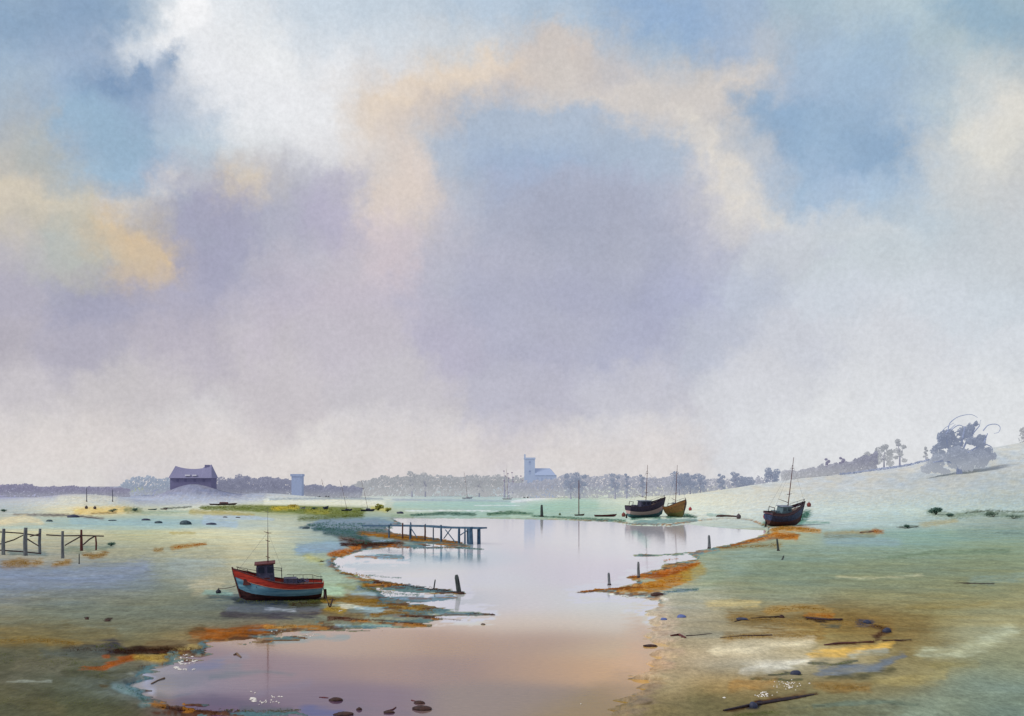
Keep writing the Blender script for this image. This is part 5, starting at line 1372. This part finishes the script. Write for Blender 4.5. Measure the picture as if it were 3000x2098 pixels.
# buoys
def buoy(px, base, dia, m, label, group=None, stick=0):
    p = hit(px, base); s = p.y / F; r = dia / 2 * s
    t = thing('buoy', label, 'buoy', p, group=group)
    b = MB(); b.tube([(0, 0, -.1 * r), (0, 0, .25 * r), (0, 0, .9 * r), (0, 0, 1.5 * r), (0, 0, 1.95 * r), (0, 0, 2.1 * r)], [.5 * r, .85 * r, r, .85 * r, .35 * r, .12 * r], 14, .04); b.build('float', m, t, smooth=True)
    b = MB(); b.tube([(0, 0, 2.05 * r), (.12 * r, 0, 2.3 * r), (0, 0, 2.5 * r), (-.12 * r, 0, 2.3 * r), (0, 0, 2.05 * r)], .06 * r, 5); b.build('ring', steel, t)
redb = mat('red_buoy', (160, 52, 58), .5, .3, 3); brb = mat('brown_buoy', (122, 62, 56), .6, .3, 3); darkb = mat('grey_brown_buoy', (84, 74, 78), .7, .3, 3)
buoy(2243, 1520, 15, redb, 'red buoy at the stern of the dark blue fishing boat')
buoy(2370, 1485, 13, brb, 'brown buoy on the bank beyond the dark blue boat bow')
buoy(2022, 1496, 10, redb, 'small red buoy right of the ochre fishing boat')
buoy(2164, 1520, 14, darkb, 'grey brown buoy at the right end of the dark log')
buoy(1827, 1514, 12, brb, 'small brown buoy left of the purple black boat stern')
buoy(1640, 1510, 7, mat('green_buoy', (96, 110, 80), .7, .3, 4), 'tiny olive buoy right of the tall far mooring post')
for px, base, m, lab in [(253, 1491, darkb, 'left of two grey floats on the yellow patch'), (278, 1492, darkb, 'right of two grey floats on the yellow patch')]:
    buoy(px, base, 9, m, lab)

# dinghies / small craft
def dinghy(px, base, lenpx, yaw, label, hull_m, rim_m, name='rowing_boat', mast=None, cab=None, group=None, roll=0, hf=1.0, cat='boat'):
    p = hit(px, base); s = p.y / F; L = lenpx * s
    t = thing(name, label, cat, (p.x, p.y, p.z - .03), (math.radians(roll), 0, math.radians(yaw)), group)
    prm = dict(beam=L * .36, s_mid=L * .13 * hf, s_bow=L * .2 * hf, s_st=L * .14 * hf)
    hull_parts(t, L, prm, [('hull', 0, .8, hull_m, 0), ('gunwale', .8, 1, rim_m, .02 * L / 4)], deckm, dv=.5 if not cab else .85)
    if not cab:
        for x in (-.25, .05, .28):
            b = MB(); b.box((x * L, 0, L * .1 * hf), (.06 * L, .29 * L, .03)); b.build('thwart', darkw, t)
    else:
        b = MB(); b.box((.05 * L, 0, L * .17 * hf), (.36 * L, .2 * L, L * .1), taper=.8); c = b.build('cabin', cab, t)
        b = MB(); b.box((.05 * L, 0, L * .175 * hf), (.22 * L, .205 * L * .9, L * .03)); b.build('window', glass, c)
    if mast:
        top, lean = mast; H = (base - top) * s
        m = mast_part(t, .05 * L, L * .13 * hf, H - L * .13, max(.05, .014 * L), redw, lean=(lean * s / max(.3, math.cos(math.radians(yaw))), 0), spreaders=((.7, .4),))
        for x in (.5, -.45):
            b = MB(); b.tube([(.05 * L + lean * s, 0, H * .97), (x * L, 0, L * .15)], .012, 4); b.build('stay', steel, m)
        b = MB(); b.tube([(.05 * L, 0, L * .27), (-.4 * L, 0, L * .3)], [.05, .035], 6); b.build('boom', redw, m)
    return t
dinghy(1368, 1462, 30, 12, 'white moored yacht with leaning dark mast in the far channel', white, purp, 'sailing_boat', mast=(1382, -10), cab=white, hf=1.1, cat='yacht')
dinghy(1486, 1464, 28, -14, 'white moored yacht with a straight mast nearer the church', white, purp, 'sailing_boat', mast=(1372, -4), cab=white, hf=1.1, cat='yacht')
dinghy(1540, 1459, 16, 10, 'tiny dark tender right of the second moored yacht', darkw, darkw, hf=1.2)
dinghy(1602, 1456, 14, -8, 'tiny dark tender below the church nave', darkw, darkw, hf=1.2)
dinghy(950, 1456, 44, 6, 'dark beached yacht with leaning mast, leftmost of three on the far bank', darkw, redw, 'sailing_boat', mast=(1402, -10), cab=redw, hf=.8, cat='yacht')
dinghy(1015, 1497, 30, 20, 'navy beached yacht with a pale leaning mast, middle of three', navy, navy, 'sailing_boat', mast=(1406, -20), cab=navy, cat='yacht')
dinghy(1076, 1498, 40, 8, 'navy beached yacht with red brown mast, rightmost of three by the yellow bush', navy, purp, 'sailing_boat', mast=(1405, -20), cab=navy, cat='yacht')
dinghy(955, 1492, 26, 70, 'round navy dinghy drawn up on the olive bank, bow on', navy, navy, hf=2.0)
dinghy(887, 1490, 15, 40, 'small pale violet dinghy on the golden end of the olive bank', mat('violet_paint', (160, 160, 200), .6, .2, 4), navy, hf=1.6)
dinghy(652, 1480, 74, 4, 'long low dark punt with small cabin frame on the far flats', darkw, redw, 'punt', cab=mat('brown_cabin', (120, 84, 84), .7, .3, 4), hf=.45)
dinghy(446, 1494, 24, 12, 'dark teal dinghy on the far flats, left of a dark pair', tealp, darkw, hf=.9)
dinghy(480, 1493, 20, -10, 'red brown dinghy on the far flats, right of a dark pair', redw, darkw, hf=1.2)
dinghy(1772, 1514, 62, 5, 'long low maroon rowing boat on the far shore left of the fishing boats', mat('maroon_paint', (96, 36, 44), .6, .3, 4), mat('maroon_rim', (70, 28, 36), .6, .3, 4), hf=.7)
dinghy(1697, 1511, 28, 12, 'small brown dinghy at the foot of the far mast post', browntim, darkw, hf=1.1)

# ------------------------------------------------------------------ posts
def post(px, base, top, wpx, m, label, lean=0, group=None, collar=None, name='mooring_post', cross=None):
    p = hit(px, base); s = p.y / F; H = (base - top) * s; r = wpx / 2 * s
    t = thing(name, label, 'post', (p.x, p.y, p.z), group=group)
    b = MB(); b.tube([(0, 0, -.4), (lean * s * .1, 0, H * .12), (lean * s * .5, 0, H * .5), (lean * s * .85, 0, H * .86), (lean * s, 0, H)], [r * 1.05, r * 1.1, r * 1.0, r * .92, r * .6], 9, .12); b.build('shaft', m, t)
    b = MB(); b.tube([(0, 0, -.05), (lean * s * .08, 0, H * .1)], [r * 1.5, r * 1.2], 9, .25); b.build('weed_collar', collar or darkw, t)
    if cross:
        b = MB(); b.tube([(-cross * s, 0, H * .72), (cross * s, 0, H * .76)], r * .5, 6); b.build('crossbar', m, t)
gp = 'weathered mooring posts in the creek'
post(1587, 1514, 1479, 8, weedy, 'thick dark green post at the far water edge', group=gp)
post(1785, 1714, 1678, 8, greytim, 'post standing in the water beyond the tip of the ochre spit', lean=-2, group=gp)
post(1871, 1692, 1646, 8, greytim, 'tallest grey post at the left tip of the orange weed bank', lean=-1, group=gp)
post(2078, 1607, 1568, 8, greytim, 'grey post by the thin green spit, left of the long orange bank', lean=-1, group=gp)
post(2280, 1614, 1578, 6, weedy, 'thin dark post on the grass below the long orange bank', lean=-4, group=gp)
post(2292, 1640, 1628, 5, weedy, 'short stub post on the grass below the thin dark post', lean=4, group=gp)
post(1345, 1738, 1684, 14, weedy, 'thick leaning dark post at the tip of the brown spit', lean=-8, group=gp)
post(1271, 1726, 1698, 4, weedy, 'thin crooked stake left of the thick leaning post', lean=4, group=gp)
post(1696, 1510, 1406, 2.5, redw, 'very tall thin pole rising from the small brown dinghy', name='mooring_pole')
for k, (px, base, top) in enumerate([(254,1426,1418),(256,1472,1462),(286,1428,1418),(330,1446,1430),(296,1462,1448)]):
    pass
post(254, 1470, 1428, 2.2, cabin, 'tiny far stake on the pale mound, left of two')
post(330, 1470, 1434, 2.2, cabin, 'tiny far stake on the pale mound, right of two')
post(928, 1700, 1700 - 3, 3, weedy, 'short stub of a stake in the mud above the red boat') if False else None

# ------------------------------------------------------------------ jetty
def jetty():
    A = hit(1085, 1572); B = hit(1392, 1596)
    t = thing('jetty', 'old blue grey timber jetty on thin legs reaching into the creek', 'jetty', A)
    s = B.y / F
    def loc(px, py):      # on the vertical plane through the jetty's near side
        # plane from A to B
        n = Vector((-(B - A).y, (B - A).x, 0)).normalized()
        dirv = Vector(((px - CX) / F, 1, (HY - py) / F)); cam = Vector((0, 0, CAMZ))
        k = (A - cam).dot(n) / dirv.dot(n); return cam + dirv * k - A
    n = Vector((-(B - A).y, (B - A).x, 0)).normalized()
    if n.y < 0: n = -n
    wid = 1.3
    tops = [(1060,1541),(1100,1542),(1145,1541),(1200,1542),(1245,1543),(1300,1547),(1360,1548),(1402,1549)]
    b = MB(); fr = [loc(x, y) for x, y in tops]
    rows = []
    for p in fr:
        rows.append([p + Vector((0, 0, .16)), p + n * wid + Vector((0, 0, .16)), p + n * wid - Vector((0, 0, .02)), p - Vector((0, 0, .06))])
    b.grid(rows, closed=True); b.f.append((0, 1, 2, 3)); q = len(rows) * 4 - 4; b.f.append((q, q + 1, q + 2, q + 3)); b.build('deck', bluetim, t)
    for k, (px, w, top, bot) in enumerate([(1140,5,1537,1574),(1180,5,1532,1590),(1201,4,1540,1590),(1245,5,1538,1576),(1292,6,1538,1592),(1345,7,1544,1596),(1362,5,1546,1598),(1378,15,1545,1602)]):
        a = loc(px, top); c = loc(px, bot); wm = w * s / 2
        b = MB(); b.tube([c - Vector((0, 0, .5)), (a + c) / 2 + Vector((rnd.uniform(-.04, .04), 0, 0)), a], [wm * 1.15, wm, wm * .9], 8, .1)
        b.build('leg', browntim if px in (1180, 1245) else bluetim, t)
        a2 = a + n * wid; b = MB(); b.tube([Vector((c.x, c.y, c.z - .5)) + n * wid, a2 - Vector((0, 0, .1))], [wm * .8, wm * .7], 8, .1)
        if k % 2 == 1: b.build('leg', bluetim, t)
    for (x0, y0, x1, y1) in [(1202,1545,1222,1575),(1322,1548,1300,1578),(1305,1552,1335,1590),(1345,1570,1372,1552),(1375,1592,1412,1608)]:
        b = MB(); b.tube([loc(x0, y0), loc(x1, y1)], 1.6 * s, 6, .1); b.build('brace', bluetim, t)
    for x, y in ((1145, 1534), (1203, 1530), (1246, 1535), (1383, 1543)):
        b = MB(); b.tube([loc(x, y + 8), loc(x, y)], 2 * s, 7); b.build('bollard', bluetim, t)
jetty()

# old fences on the left
def fence(posts, rails, label, mat_p, extra=()):
    A = hit(posts[0][0], posts[0][2])
    t = thing('broken_fence', label, 'fence', A)
    for (px, top, bot, w, m) in posts:
        p = hit(px, bot); s = p.y / F; H = (bot - top) * s
        q = p - A; b = MB(); b.tube([q - Vector((0, 0, .3)), q + Vector((rnd.uniform(-.05, .05), 0, H * .5)), q + Vector((rnd.uniform(-.04, .04), 0, H))], [w * s * .55, w * s * .5, w * s * .42], 8, .15); b.build('post', m, t)
    yref = sum(hit(p[0], p[2]).y for p in posts) / len(posts)
    for l in rails:
        b = MB(); pts = [ray(x, y, yref - .15) - A for x, y in l]; s = yref / F
        b.tube(pts, [2.0 * s] * len(pts), 6, .2); b.build('rail', mat_p, t)
fence([(10,1549,1626,10,greytim),(75,1546,1628,12,greytim),(117,1549,1622,9,greytim)],
      [[(-20,1558),(12,1559),(60,1562),(118,1570)],[(0,1594),(40,1582),(72,1566)],[(78,1578),(100,1592),(114,1600)],[(0,1612),(60,1616),(120,1622)],[(88,1572),(118,1564)]],
      'grey broken post and rail fence at the left edge, three posts', darkw)
fence([(184,1556,1636,9,greytim),(239,1552,1614,8,redw),(281,1570,1612,5,redw)],
      [[(136,1567),(184,1570),(240,1569),(304,1571)],[(190,1598),(214,1584),(236,1572)],[(244,1596),(262,1580),(280,1570)]],
      'reddish broken fence right of the grey fence, with one long top rail', darkw)
post(232, 1652, 1622, 3, weedy, 'thin grey green stake below the reddish fence', name='stake')

# ------------------------------------------------------------------ stones, drift wood, foam, weed
def stone(px, base, w, h, m, label, seed, group=None, name='stone', cat='stone'):
    p = hit(px, base); s = p.y / F; bm = bmesh.new(); bmesh.ops.create_icosphere(bm, subdivisions=3, radius=1)
    r = random.Random(seed); o = (r.uniform(0, 90), r.uniform(0, 90))
    for v in bm.verts:
        k = 1 + .28 * float(fbm(np.array([v.co.x * 1.4 + o[0] + v.co.z]), np.array([v.co.y * 1.4 + o[1]]), seed, 3)[0])
        v.co = Vector((v.co.x * k * w / 2 * s, v.co.y * k * w / 2.6 * s, v.co.z * k * h * .6 * s + h * .12 * s))
    me = bpy.data.meshes.new(name); bm.to_mesh(me); bm.free(); me.materials.append(m)
    me.polygons.foreach_set('use_smooth', [True] * len(me.polygons))
    ob = link(bpy.data.objects.new(name, me)); ob.location = p; ob.rotation_euler.z = r.uniform(-.3, .3)
    tag(ob, label, cat, group); return ob
stm = mat('wet_blue_stone', (70, 92, 98), .6, .35, 3, .5, rgb2=(34, 46, 54)); stb = mat('brown_stone', (76, 50, 40), .7, .35, 5, .5, rgb2=(42, 26, 24)); stv = mat('blue_black_stone', (56, 62, 84), .6, .35, 5, .4)
for a in [(145,1528,20,8,stm,'small blue stone left of the dark stone on the flats'),(215,1516,34,11,stv,'wide dark stone on the brown line of the left flats'),(328,1526,26,5,stm,'thin flat blue stone right of the wide dark stone'),
          (428,1525,26,8,stv,'flat dark stone, leftmost of three near the blue pools'),(465,1533,24,10,stm,'blue round stone, middle of three near the blue pools'),(544,1537,34,17,stm,'largest dark teal boulder near the blue pools'),
          (620,1537,30,8,stv,'flat blue stone right of the largest boulder'),(660,1516,14,4,darkw,'tiny dark stone on the blue pool left of the olive bank'),(697,1517,14,4,darkw,'tiny dark stone on the blue pool nearest the olive bank'),
          (255,1815,12,9,stb,'left of two small brown stones on the open mud'),(315,1820,16,7,stb,'right of two small brown stones on the open mud'),
          (896,1549,22,9,stm,'grey stone on the mud left of the jetty blue weed'),(985,2052,42,13,stb,'oval dark brown stone in the bottom shallows'),(1008,2094,60,13,stb,'long brown stone at the bottom edge of the water'),
          (1237,2078,60,15,stb,'long dark brown stone in front of a smaller one at the bottom'),(1228,2060,34,10,stb,'smaller rusty stone behind the long dark one'),(1140,2088,34,9,stb,'thin brown stone left of the long dark pair'),
          (1052,2080,16,10,stb,'small brown stone right of the long bottom-edge stone'),(1172,1505,20,9,stv,'dark round stone at the left end of the far dark bar'),
          (1352,1740,18,10,stb,'brown stone at the foot of the thick leaning post'),(1925,1744,38,12,stb,'maroon stone under the ochre spit'),(1905,1894,40,9,stb,'brown stone alone at the right water edge'),
          (2330,1976,30,18,stv,'dark violet stone in the right wet hollow'),(2540,1826,24,14,stv,'blue black stone on the ochre loop'),(2598,1852,26,18,stv,'violet stone at the right end of the ochre loop'),
          (2290,1810,16,12,stb,'small brown stone at the end of a thin stick'),(2174,1816,34,9,stv,'blue stone on the ochre band left of the sticks'),(2208,2072,26,22,stv,'blue black stone on the dark bottom timber'),
          (1945,1816,20,9,mat('blue_stone', (96, 112, 168), .6, .3, 4),'small blue stone in the right shallows'),(1996,1809,26,11,MATS['blue_stone'],'larger blue stone in the right shallows'),
          (1416,1830,14,5,stb,'tiny brown stone beyond the tip of the lower weed line'),(1442,1802,18,5,stb,'tiny dark stone at the very tip of the ochre weed spit'),
          (2110,1514,24,8,stb,'small brown stone in the middle of the dark log by the far buoy')]:
    px, base, w, h, m, lab = a
    stone(px, base, w, h, m, lab, int(px * 3 + base))

def log(pts, r, m, label, name='driftwood', cat='driftwood', group=None, branch=None):
    """pts in photograph pixels, laid on the ground; r in pixels"""
    P = []
    for x, y in pts:
        p = hit(x, y); P.append(p)
    s = P[0].y / F; A = P[0]
    pts3 = [p - A + Vector((0, 0, r[min(i, len(r) - 1)] * s * .5)) for i, p in enumerate(P)]
    b = MB(); b.tube(pts3, [q * s for q in r], 7, .25)
    if branch:
        for (x0, y0, x1, y1) in branch: b.tube([hit(x0, y0) - A + Vector((0, 0, .04)), ray(x1, y1, hit(x0, y0).y) - A], [r[0] * s * .6, r[0] * s * .25], 5, .2)
    o = b.build(name, m); o.location = A; tag(o, label, cat, group)
log([(1965,1864),(1990,1862),(2008,1870)], [3, 4.5, 3], redw, 'short thick driftwood at the right water edge', branch=[(2000,1868,1985,1878)])
log([(2010,1864),(2050,1861),(2086,1856)], [2, 1.5, .8], darkw, 'thin stick leading right from the thick driftwood')
log([(2110,1869),(2180,1863),(2262,1862)], [1, 1.6, 2.4], darkw, 'long thin stick on the ochre silt')
log([(2200,1812),(2240,1809),(2288,1807)], [1, 1.5, 2], darkw, 'thin stick running to the small brown stone')
log([(2362,1811),(2390,1815),(2430,1818),(2468,1816)], [3, 4, 4, 2.5], darkw, 'dark gnarled branch lying on the ochre bank')
log([(2152,1822),(2176,1816),(2194,1818)], [1.5, 2.5, 1.5], darkw, 'dark twig across the blue stone', branch=[(2176,1816,2170,1808)])
log([(2592,1877),(2630,1877),(2670,1875)], [1.2, 1.6, 1], darkw, 'wavy thin stick at the right of the golden silt')
log([(2415,1891),(2450,1886),(2500,1884),(2560,1880)], [2, 2.5, 2, 1.5], redw, 'brown stick above the golden silt')
log([(2120,2084),(2200,2069),(2300,2052),(2385,2036)], [4, 6, 5.5, 2], mat('wet_black_timber', (60, 36, 30), .5, .4, 6, .4, rgb2=(26, 18, 22)), 'long wet black timber near the bottom right corner')
log([(1740,1511),(1770,1510),(1798,1511)], [1, 1, 1], redw, 'thin spar lying in the maroon rowing boat') if False else None
log([(2112,1512),(2136,1514),(2160,1515)], [3, 4, 3], stb, 'dark brown log on the far water edge beside a grey buoy')
log([(2815,1709),(2865,1711),(2912,1709)], [1, 1.5, 1], darkw, 'thin stick on the right grass slope')
log([(2520,1561),(2540,1560),(2562,1557)], [1, 1.5, 1], redw, 'short brown stick on the right upper bank')
log([(2626,1545),(2660,1549),(2690,1543)], [.8, 1.2, .8], darkw, 'thin branch under the small dark round bush')
log([(685,1919),(694,1916),(706,1926)], [2, 3.5, 2], mat('tan_wood', (128, 104, 80), .8, .35, 8), 'small tan driftwood on the left shallows')
log([(444,2004),(462,1994),(482,1988)], [2.5, 2, 3], MATS['tan_wood'], 'bent tan driftwood on the lower left shore')
log([(1130,2084),(1150,2080),(1160,2073)], [1.5, 2.5, 2], redw, 'small curled twig on the thin brown stone')
log([(1205,2052),(1222,2056),(1244,2062)], [1.5, 1.2, 2], redw, 'rusty twig lying on the smaller rusty stone')
log([(935,2043),(950,2044),(962,2045)], [1, 1.5, 1], redw, 'tiny rusty twig left of the oval dark stone')
log([(100,1507),(160,1510),(225,1512),(290,1520)], [.6, .9, 1, .6], darkw, 'long thin dark stick on the left flats')

def foam():
    b = MB()
    for (x0, y0, n, wx, wy, sz) in [(545,1938,22,26,12,7),(525,1958,8,14,4,9),(560,1962,6,16,2,6),(742,2050,9,8,6,9),(790,2058,16,30,4,4.5),(745,2030,3,18,3,5),(810,2042,6,20,2,5),
                                    (2310,2008,40,42,10,4),(2240,2036,24,26,6,5),(2120,2045,2,4,3,6),(1780,1695,3,16,2,4),(1000,1790,3,14,2,5),(1705,2062,1,2,2,4),(800,1850,4,40,3,4),(900,1862,8,50,3,4)]:
        for k in range(n):
            px = x0 + rnd.gauss(0, .6) * wx; py = min(2094, y0 + rnd.gauss(0, .6) * wy); p = hit(px, py); s = p.y / F
            m = rnd.randint(6, 9); r0 = sz * s * rnd.uniform(.3, .8); ph = rnd.uniform(0, 6)
            vs = [(p.x, p.y, p.z + .035)] + [(p.x + math.cos(ph + 6.283 * j / m) * r0 * rnd.uniform(.6, 1.3), p.y + math.sin(ph + 6.283 * j / m) * r0 * 1.6 * rnd.uniform(.6, 1.3), p.z + .006) for j in range(m)]
            b.add(vs, [(0, j + 1, (j + 1) % m + 1) for j in range(m)])
    o = b.build('foam', mat('foam', (226, 220, 208), .9, .06, 20)); tag(o, 'flecks of pale foam on the shallows and wet silt', 'foam'); o['kind'] = 'stuff'
foam()

def weed():
    """ragged tufts of bladder weed and cord grass over the coloured weed beds"""
    sets = {}
    def put(key, m, strokes, n, h):
        v, f, t = sets.setdefault(key, ([], [], [])) ; sets[key + '_m'] = m
        for st in strokes:
            for _ in range(n):
                k = rnd.randrange(len(st) - 1) if len(st) > 1 else 0; u = rnd.random()
                a, b2 = st[k], st[min(k + 1, len(st) - 1)]
                w = a[2] + (b2[2] - a[2]) * u
                px = a[0] + (b2[0] - a[0]) * u + rnd.gauss(0, .35) * w; py = a[1] + (b2[1] - a[1]) * u + rnd.gauss(0, .45) * w
                p = hit(px, py)
                s = p.y / F
                for j in range(4):
                    hh = h * s * rnd.uniform(.4, 1.2); a2 = rnd.uniform(0, 6.28); ww = hh * rnd.uniform(.25, .5)
                    q = p + Vector((rnd.gauss(0, 3) * s, rnd.gauss(0, 3) * s, -.01)); i = len(v)
                    d = Vector((math.cos(a2), math.sin(a2), 0)); l = Vector((rnd.gauss(0, .6), rnd.gauss(0, .6), 0)) * hh
                    v += [q - d * ww, q + d * ww, q + l + Vector((0, 0, hh)) + d * ww * .3, q + l * .8 + Vector((0, 0, hh * .8)) - d * ww * .3]
                    f.append((i, i + 1, i + 2, i + 3)); t.append(rnd.random())
    orange = leaf_mat('orange_weed', (206, 126, 34), (160, 88, 22)); och = leaf_mat('ochre_weed', (178, 140, 60), (132, 100, 36)); brn = leaf_mat('brown_weed', (92, 54, 32), (44, 24, 18)); olv = leaf_mat('olive_grass', (132, 138, 62), (84, 96, 38)); grn = leaf_mat('green_weed', (96, 140, 118), (52, 98, 86))
    P = [p for p, c, op, so, w in PATCH]
    for pts, c, op, so, w in PATCH:
        r, g, b3 = c
        lum = (r + g + b3) / 3; area = sum(math.hypot(pts[i+1][0]-pts[i][0], pts[i+1][1]-pts[i][1]) * (pts[i][2]+pts[i+1][2]) for i in range(len(pts)-1))
        n = int(min(420, max(10, area / 9)))
        if r > 150 and g < 128 and b3 < 60 and r - b3 > 100: put('orange', orange, [pts], n, 2.4)
        elif r > 135 and b3 < 75 and g > 90 and g < 150 and r - b3 > 65: put('ochre', och, [pts], n, 2.3)
        elif lum < 62 and r > b3: put('brown', brn, [pts], n, 2.3)
        elif g >= r and b3 < 75: put('olive', olv, [pts], n, 2.3)
        elif g > r + 25 and lum < 118: put('green', grn, [pts], n, 2.2)
    labs = {'orange': ('orange_weed', 'bright orange weed along the creek margins'), 'ochre': ('ochre_weed', 'ochre weed tufts on the spits and silt'), 'brown': ('brown_weed', 'dark brown weed fringing the shore'), 'olive': ('marsh_grass', 'olive marsh grass on the far left bank'), 'green': ('green_weed', 'dark green weed on the mud around the boats')}
    for key in ('orange', 'ochre', 'brown', 'olive', 'green'):
        if key not in sets: continue
        v, f, t = sets[key]; me = bpy.data.meshes.new(labs[key][0]); me.from_pydata([tuple(p) for p in v], [], f); me.materials.append(sets[key + '_m'])
        a = me.attributes.new('tone', 'FLOAT', 'FACE'); a.data.foreach_set('value', t); me.update()
        o = link(bpy.data.objects.new(labs[key][0], me)); tag(o, labs[key][1], 'weed' if key != 'olive' else 'grass'); o['kind'] = 'stuff'
weed()
